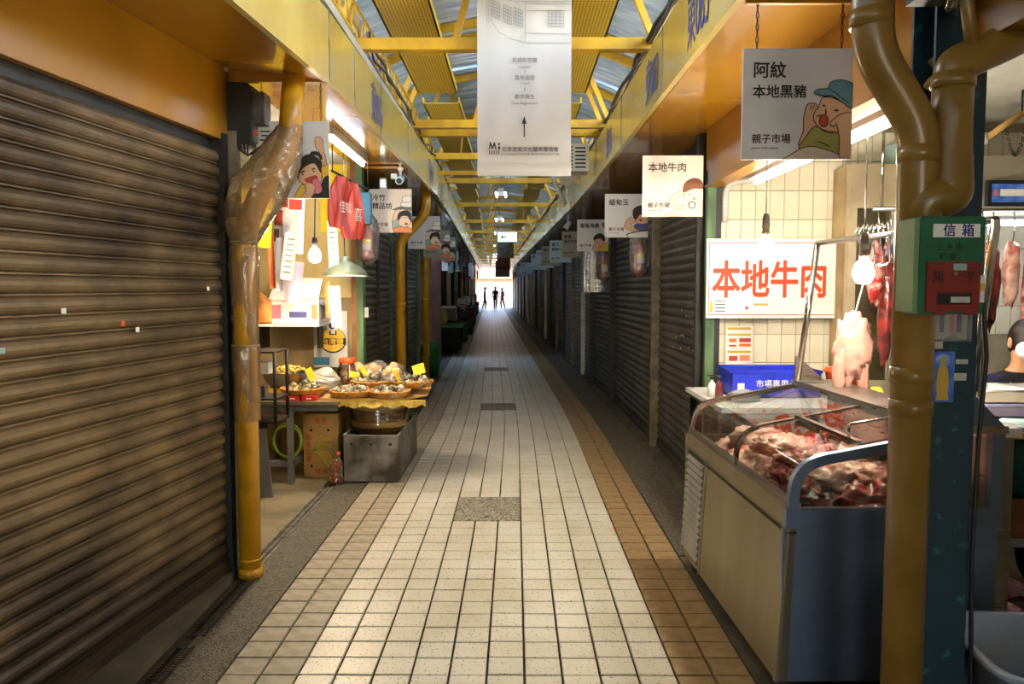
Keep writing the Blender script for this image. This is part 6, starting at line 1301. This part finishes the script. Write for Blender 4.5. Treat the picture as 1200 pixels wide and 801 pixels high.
def walker(label, d, s, rz, top, h=1.6, legs='cloth_black'):
    k = h / 1.7
    J = [((0, 0, .92), (.14, .10)), ((0, 0, 1.15), (.13, .09)), ((0, 0, 1.36), (.16, .09)), ((0, 0, 1.45), (.06, .06)), ((0, -.01, 1.50), (.055, .055)), ((0, -.02, 1.58), (.075, .09)), ((0, -.02, 1.66), (.055, .07)),
         ((-.18, 0, 1.38), (.06, .06)), ((-.22, .03, 1.12), (.045, .045)), ((-.2, -.08, .90), (.035, .035)), ((-.2, -.11, .80), (.03, .03)), ((.18, 0, 1.38), (.06, .06)), ((.22, .03, 1.12), (.045, .045)), ((.2, -.06, .90), (.035, .035)), ((.2, -.08, .80), (.03, .03)),
         ((-.09, 0, .86), (.09, .09)), ((-.1, -.1, .48), (.065, .065)), ((-.1, -.02, .08), (.045, .045)), ((-.1, -.13, .04), (.04, .035)), ((.09, 0, .86), (.09, .09)), ((.1, .05, .48), (.065, .065)), ((.1, .2, .12), (.045, .045)), ((.1, .1, .04), (.04, .035))]
    E2 = [(0, 1), (1, 2), (2, 3), (3, 4), (4, 5), (5, 6), (2, 7), (7, 8), (8, 9), (9, 10), (2, 11), (11, 12), (12, 13), (13, 14), (0, 15), (15, 16), (16, 17), (17, 18), (0, 19), (19, 20), (20, 21), (21, 22)]
    def z2(c):
        if c.z > 1.47 or (c.z < .9 and abs(c.x) > .165): return 'skin'
        return top if c.z > .88 else ('rubber' if c.z < .09 else legs)
    b = person('person', label, W(d, s, 0), rz, J, E2, z2, ((0, -.03, 1.60), 1.0), 'hair'); b.scale = (k, k, k); return b
walker('person in dark blue walking in the middle of the bright alley end', .0, 56, R(20), 'cloth_blue', 1.62); walker('person in pink at the right of the bright alley end', .55, 60, R(-60), 'cloth_pink', 1.55); walker('person in black standing left at the bright alley end', -.75, 57, R(90), 'cloth_black', 1.6)

# ------------------------------------------------------------------ farther along the left: cart, goods, scooters
t = thing('green_cart', 'low dark cart with green plastic cover before the open shops', 'cart', W(-1.32, 18.0, 0)); m = MB(); m.bx(-.5, .34, 0, 1.6, .18, .62); m.build('body', 'dark_shop', t); m = MB(); m.bx(-.54, .40, -.04, 1.64, .62, .66); m.grid(lambda u, v: (.40 + .02 * math.sin(v * 22), -.04 + v * 1.68, .66 - u * (.22 + .12 * abs(math.sin(v * 7)))), 6, 20); m.build('cover', 'green_plastic', t)
for x, y in [(-.4, .2), (.25, .2), (-.4, 1.4), (.25, 1.4)]: m = MB(); m.cyl((x - .03, y, .09), (x + .03, y, .09), .09, 14); m.build('wheel', 'rubber', t)
lump('yellow_bundle', 'yellow green cone shaped bundle standing on the green cart', 'bundle', W(-1.40, 18.15, .85), (.12, .12, .2), 'shirt_olive', 4, .15)
t = thing('green_bin', 'green plastic bin beside the second left drainpipe', 'bin', W(-1.33, 13.6, 0)); m = MB(); m.lathe([(0, 0), (.15, 0), (.2, .5), (.215, .51), (.20, .55), (.1, .62), (0, .63)], n=20); m.build('tub', 'green_plastic', t); m = MB(); m.bx(-.06, .06, -.22, -.19, .45, .49); m.build('handle', 'green_plastic', t)
def scooter(label, d, s, rz, c):
    t = thing('scooter', label, 'scooter', W(d, s, 0), rz, 'scooters parked at the alley side')
    for y in (-.6, .6): m = MB(); m.tube([(0, y + .19 * math.cos(a), .24 + .19 * math.sin(a)) for a in [2 * PI * i / 18 for i in range(18)]], .05, 8, closed=True); m.build('wheel', 'rubber', t)
    m = MB(); m.prism([(-.75, .35), (-.7, .6), (-.3, .72), (.1, .66), (.12, .3), (.42, .28), (.5, .85), (.58, .9), (.66, .4), (.45, .2), (-.3, .2)], lambda a, b: (-.13, a, b), lambda a, b: (.13, a, b)); m.build('body', c, t); m = MB(); m.bev(-.13, .13, -.65, .1, .70, .79, .03); m.build('seat', 'black_plastic', t)
    m = MB(); m.tube([(-.32, .42, 1.0), (0, .5, .96), (.32, .42, 1.0)], .016, 8); m.cyl((0, .55, .4), (0, .5, .97), .025, 8); m.build('handlebar', 'black_iron', t); m = MB(); m.ball((0, .6, .85), .07, 10, 8); m.build('headlamp', 'chrome', t)
scooter('dark scooter parked beyond the green cart', -1.12, 22.6, R(12), 'black_plastic'); scooter('dark red scooter parked behind the first one', -1.05, 25.2, R(-8), 'door_brown'); scooter('grey scooter parked farthest along the left side', -1.0, 29, R(5), 'board_grey')
gc = ['cable_grey', 'print_white', 'door_brown', 'print_teal', 'board_grey', 'cloth_blue', 'print_white', 'meat_dark', 'post_tan', 'print_purple']
for i in range(10):
    s = 14.5 + i * 2.6; t = thing('hung_goods', 'cluster of %s hanging goods under the left soffit, %s past the drainpipes' % (['grey', 'white', 'brown', 'pale blue', 'dark grey', 'navy', 'pale', 'dark red', 'tan', 'purple'][i], ORD[i]), 'goods', W(-1.02, s, 1.75), 0, 'goods hung along the left shops'); rr = random.Random(i)
    for k in range(4):
        x = rr.uniform(-.3, .12); w = rr.uniform(.05, .14); h = rr.uniform(.15, .5); m = MB(); m.bev(x - w / 2, x + w / 2, -.06 + .1 * k, .02 + .1 * k, .55 - h, .55, .02); m.cyl((x, -.02 + .1 * k, .55), (x, -.02 + .1 * k, .82), .004, 5); m.build('hanging_item', gc[(i + k) % 10], t)
for i in range(8):
    s = [20.0, 26.6, 32, 34.2, 37, 39, 42.5, 47.5][i]; t = thing('goods_stand', 'stand of boxed goods in front of the left shops, %s from the green cart' % ORD[i], 'stand', W(-1.28, s, 0), 0, 'goods stands on the left'); rr = random.Random(50 + i)
    m = MB(); m.bx(-.35, .2, 0, 1.1, .0, .7); m.build('table', 'dark_shop', t)
    for k in range(6):
        y = .1 + k * .16; h = rr.uniform(.1, .5); m = MB(); m.bev(-.3 + rr.uniform(0, .1), .1, y - .07, y + .07, .7, .7 + h, .01); m.build('box', gc[(i * 3 + k) % 10], t)
# ------------------------------------------------------------------ beyond the alley end
m = MB(); m.bx(-12, 9, 62, 110, -.1, -.02); sbuild(m, 'floor_outside', 'concrete')
t = thing('far_building', 'pale pink building with orange awning across the street at the alley end', 'building', (-3.2, 92, 0)); m = MB(); m.bx(-9, 9, 0, 4, 0, 7); m.build('wall', 'facade', t); m = MB(); m.bx(-6, 6, -1.2, 0, 2.6, 3.2); m.build('awning', 'print_orange', t)
for k in range(5): m = MB(); m.bx(-7.5 + k * 3.2, -6 + k * 3.2, -.05, 0, 4.2, 5.8); m.build('window', 'ink_grey', t)
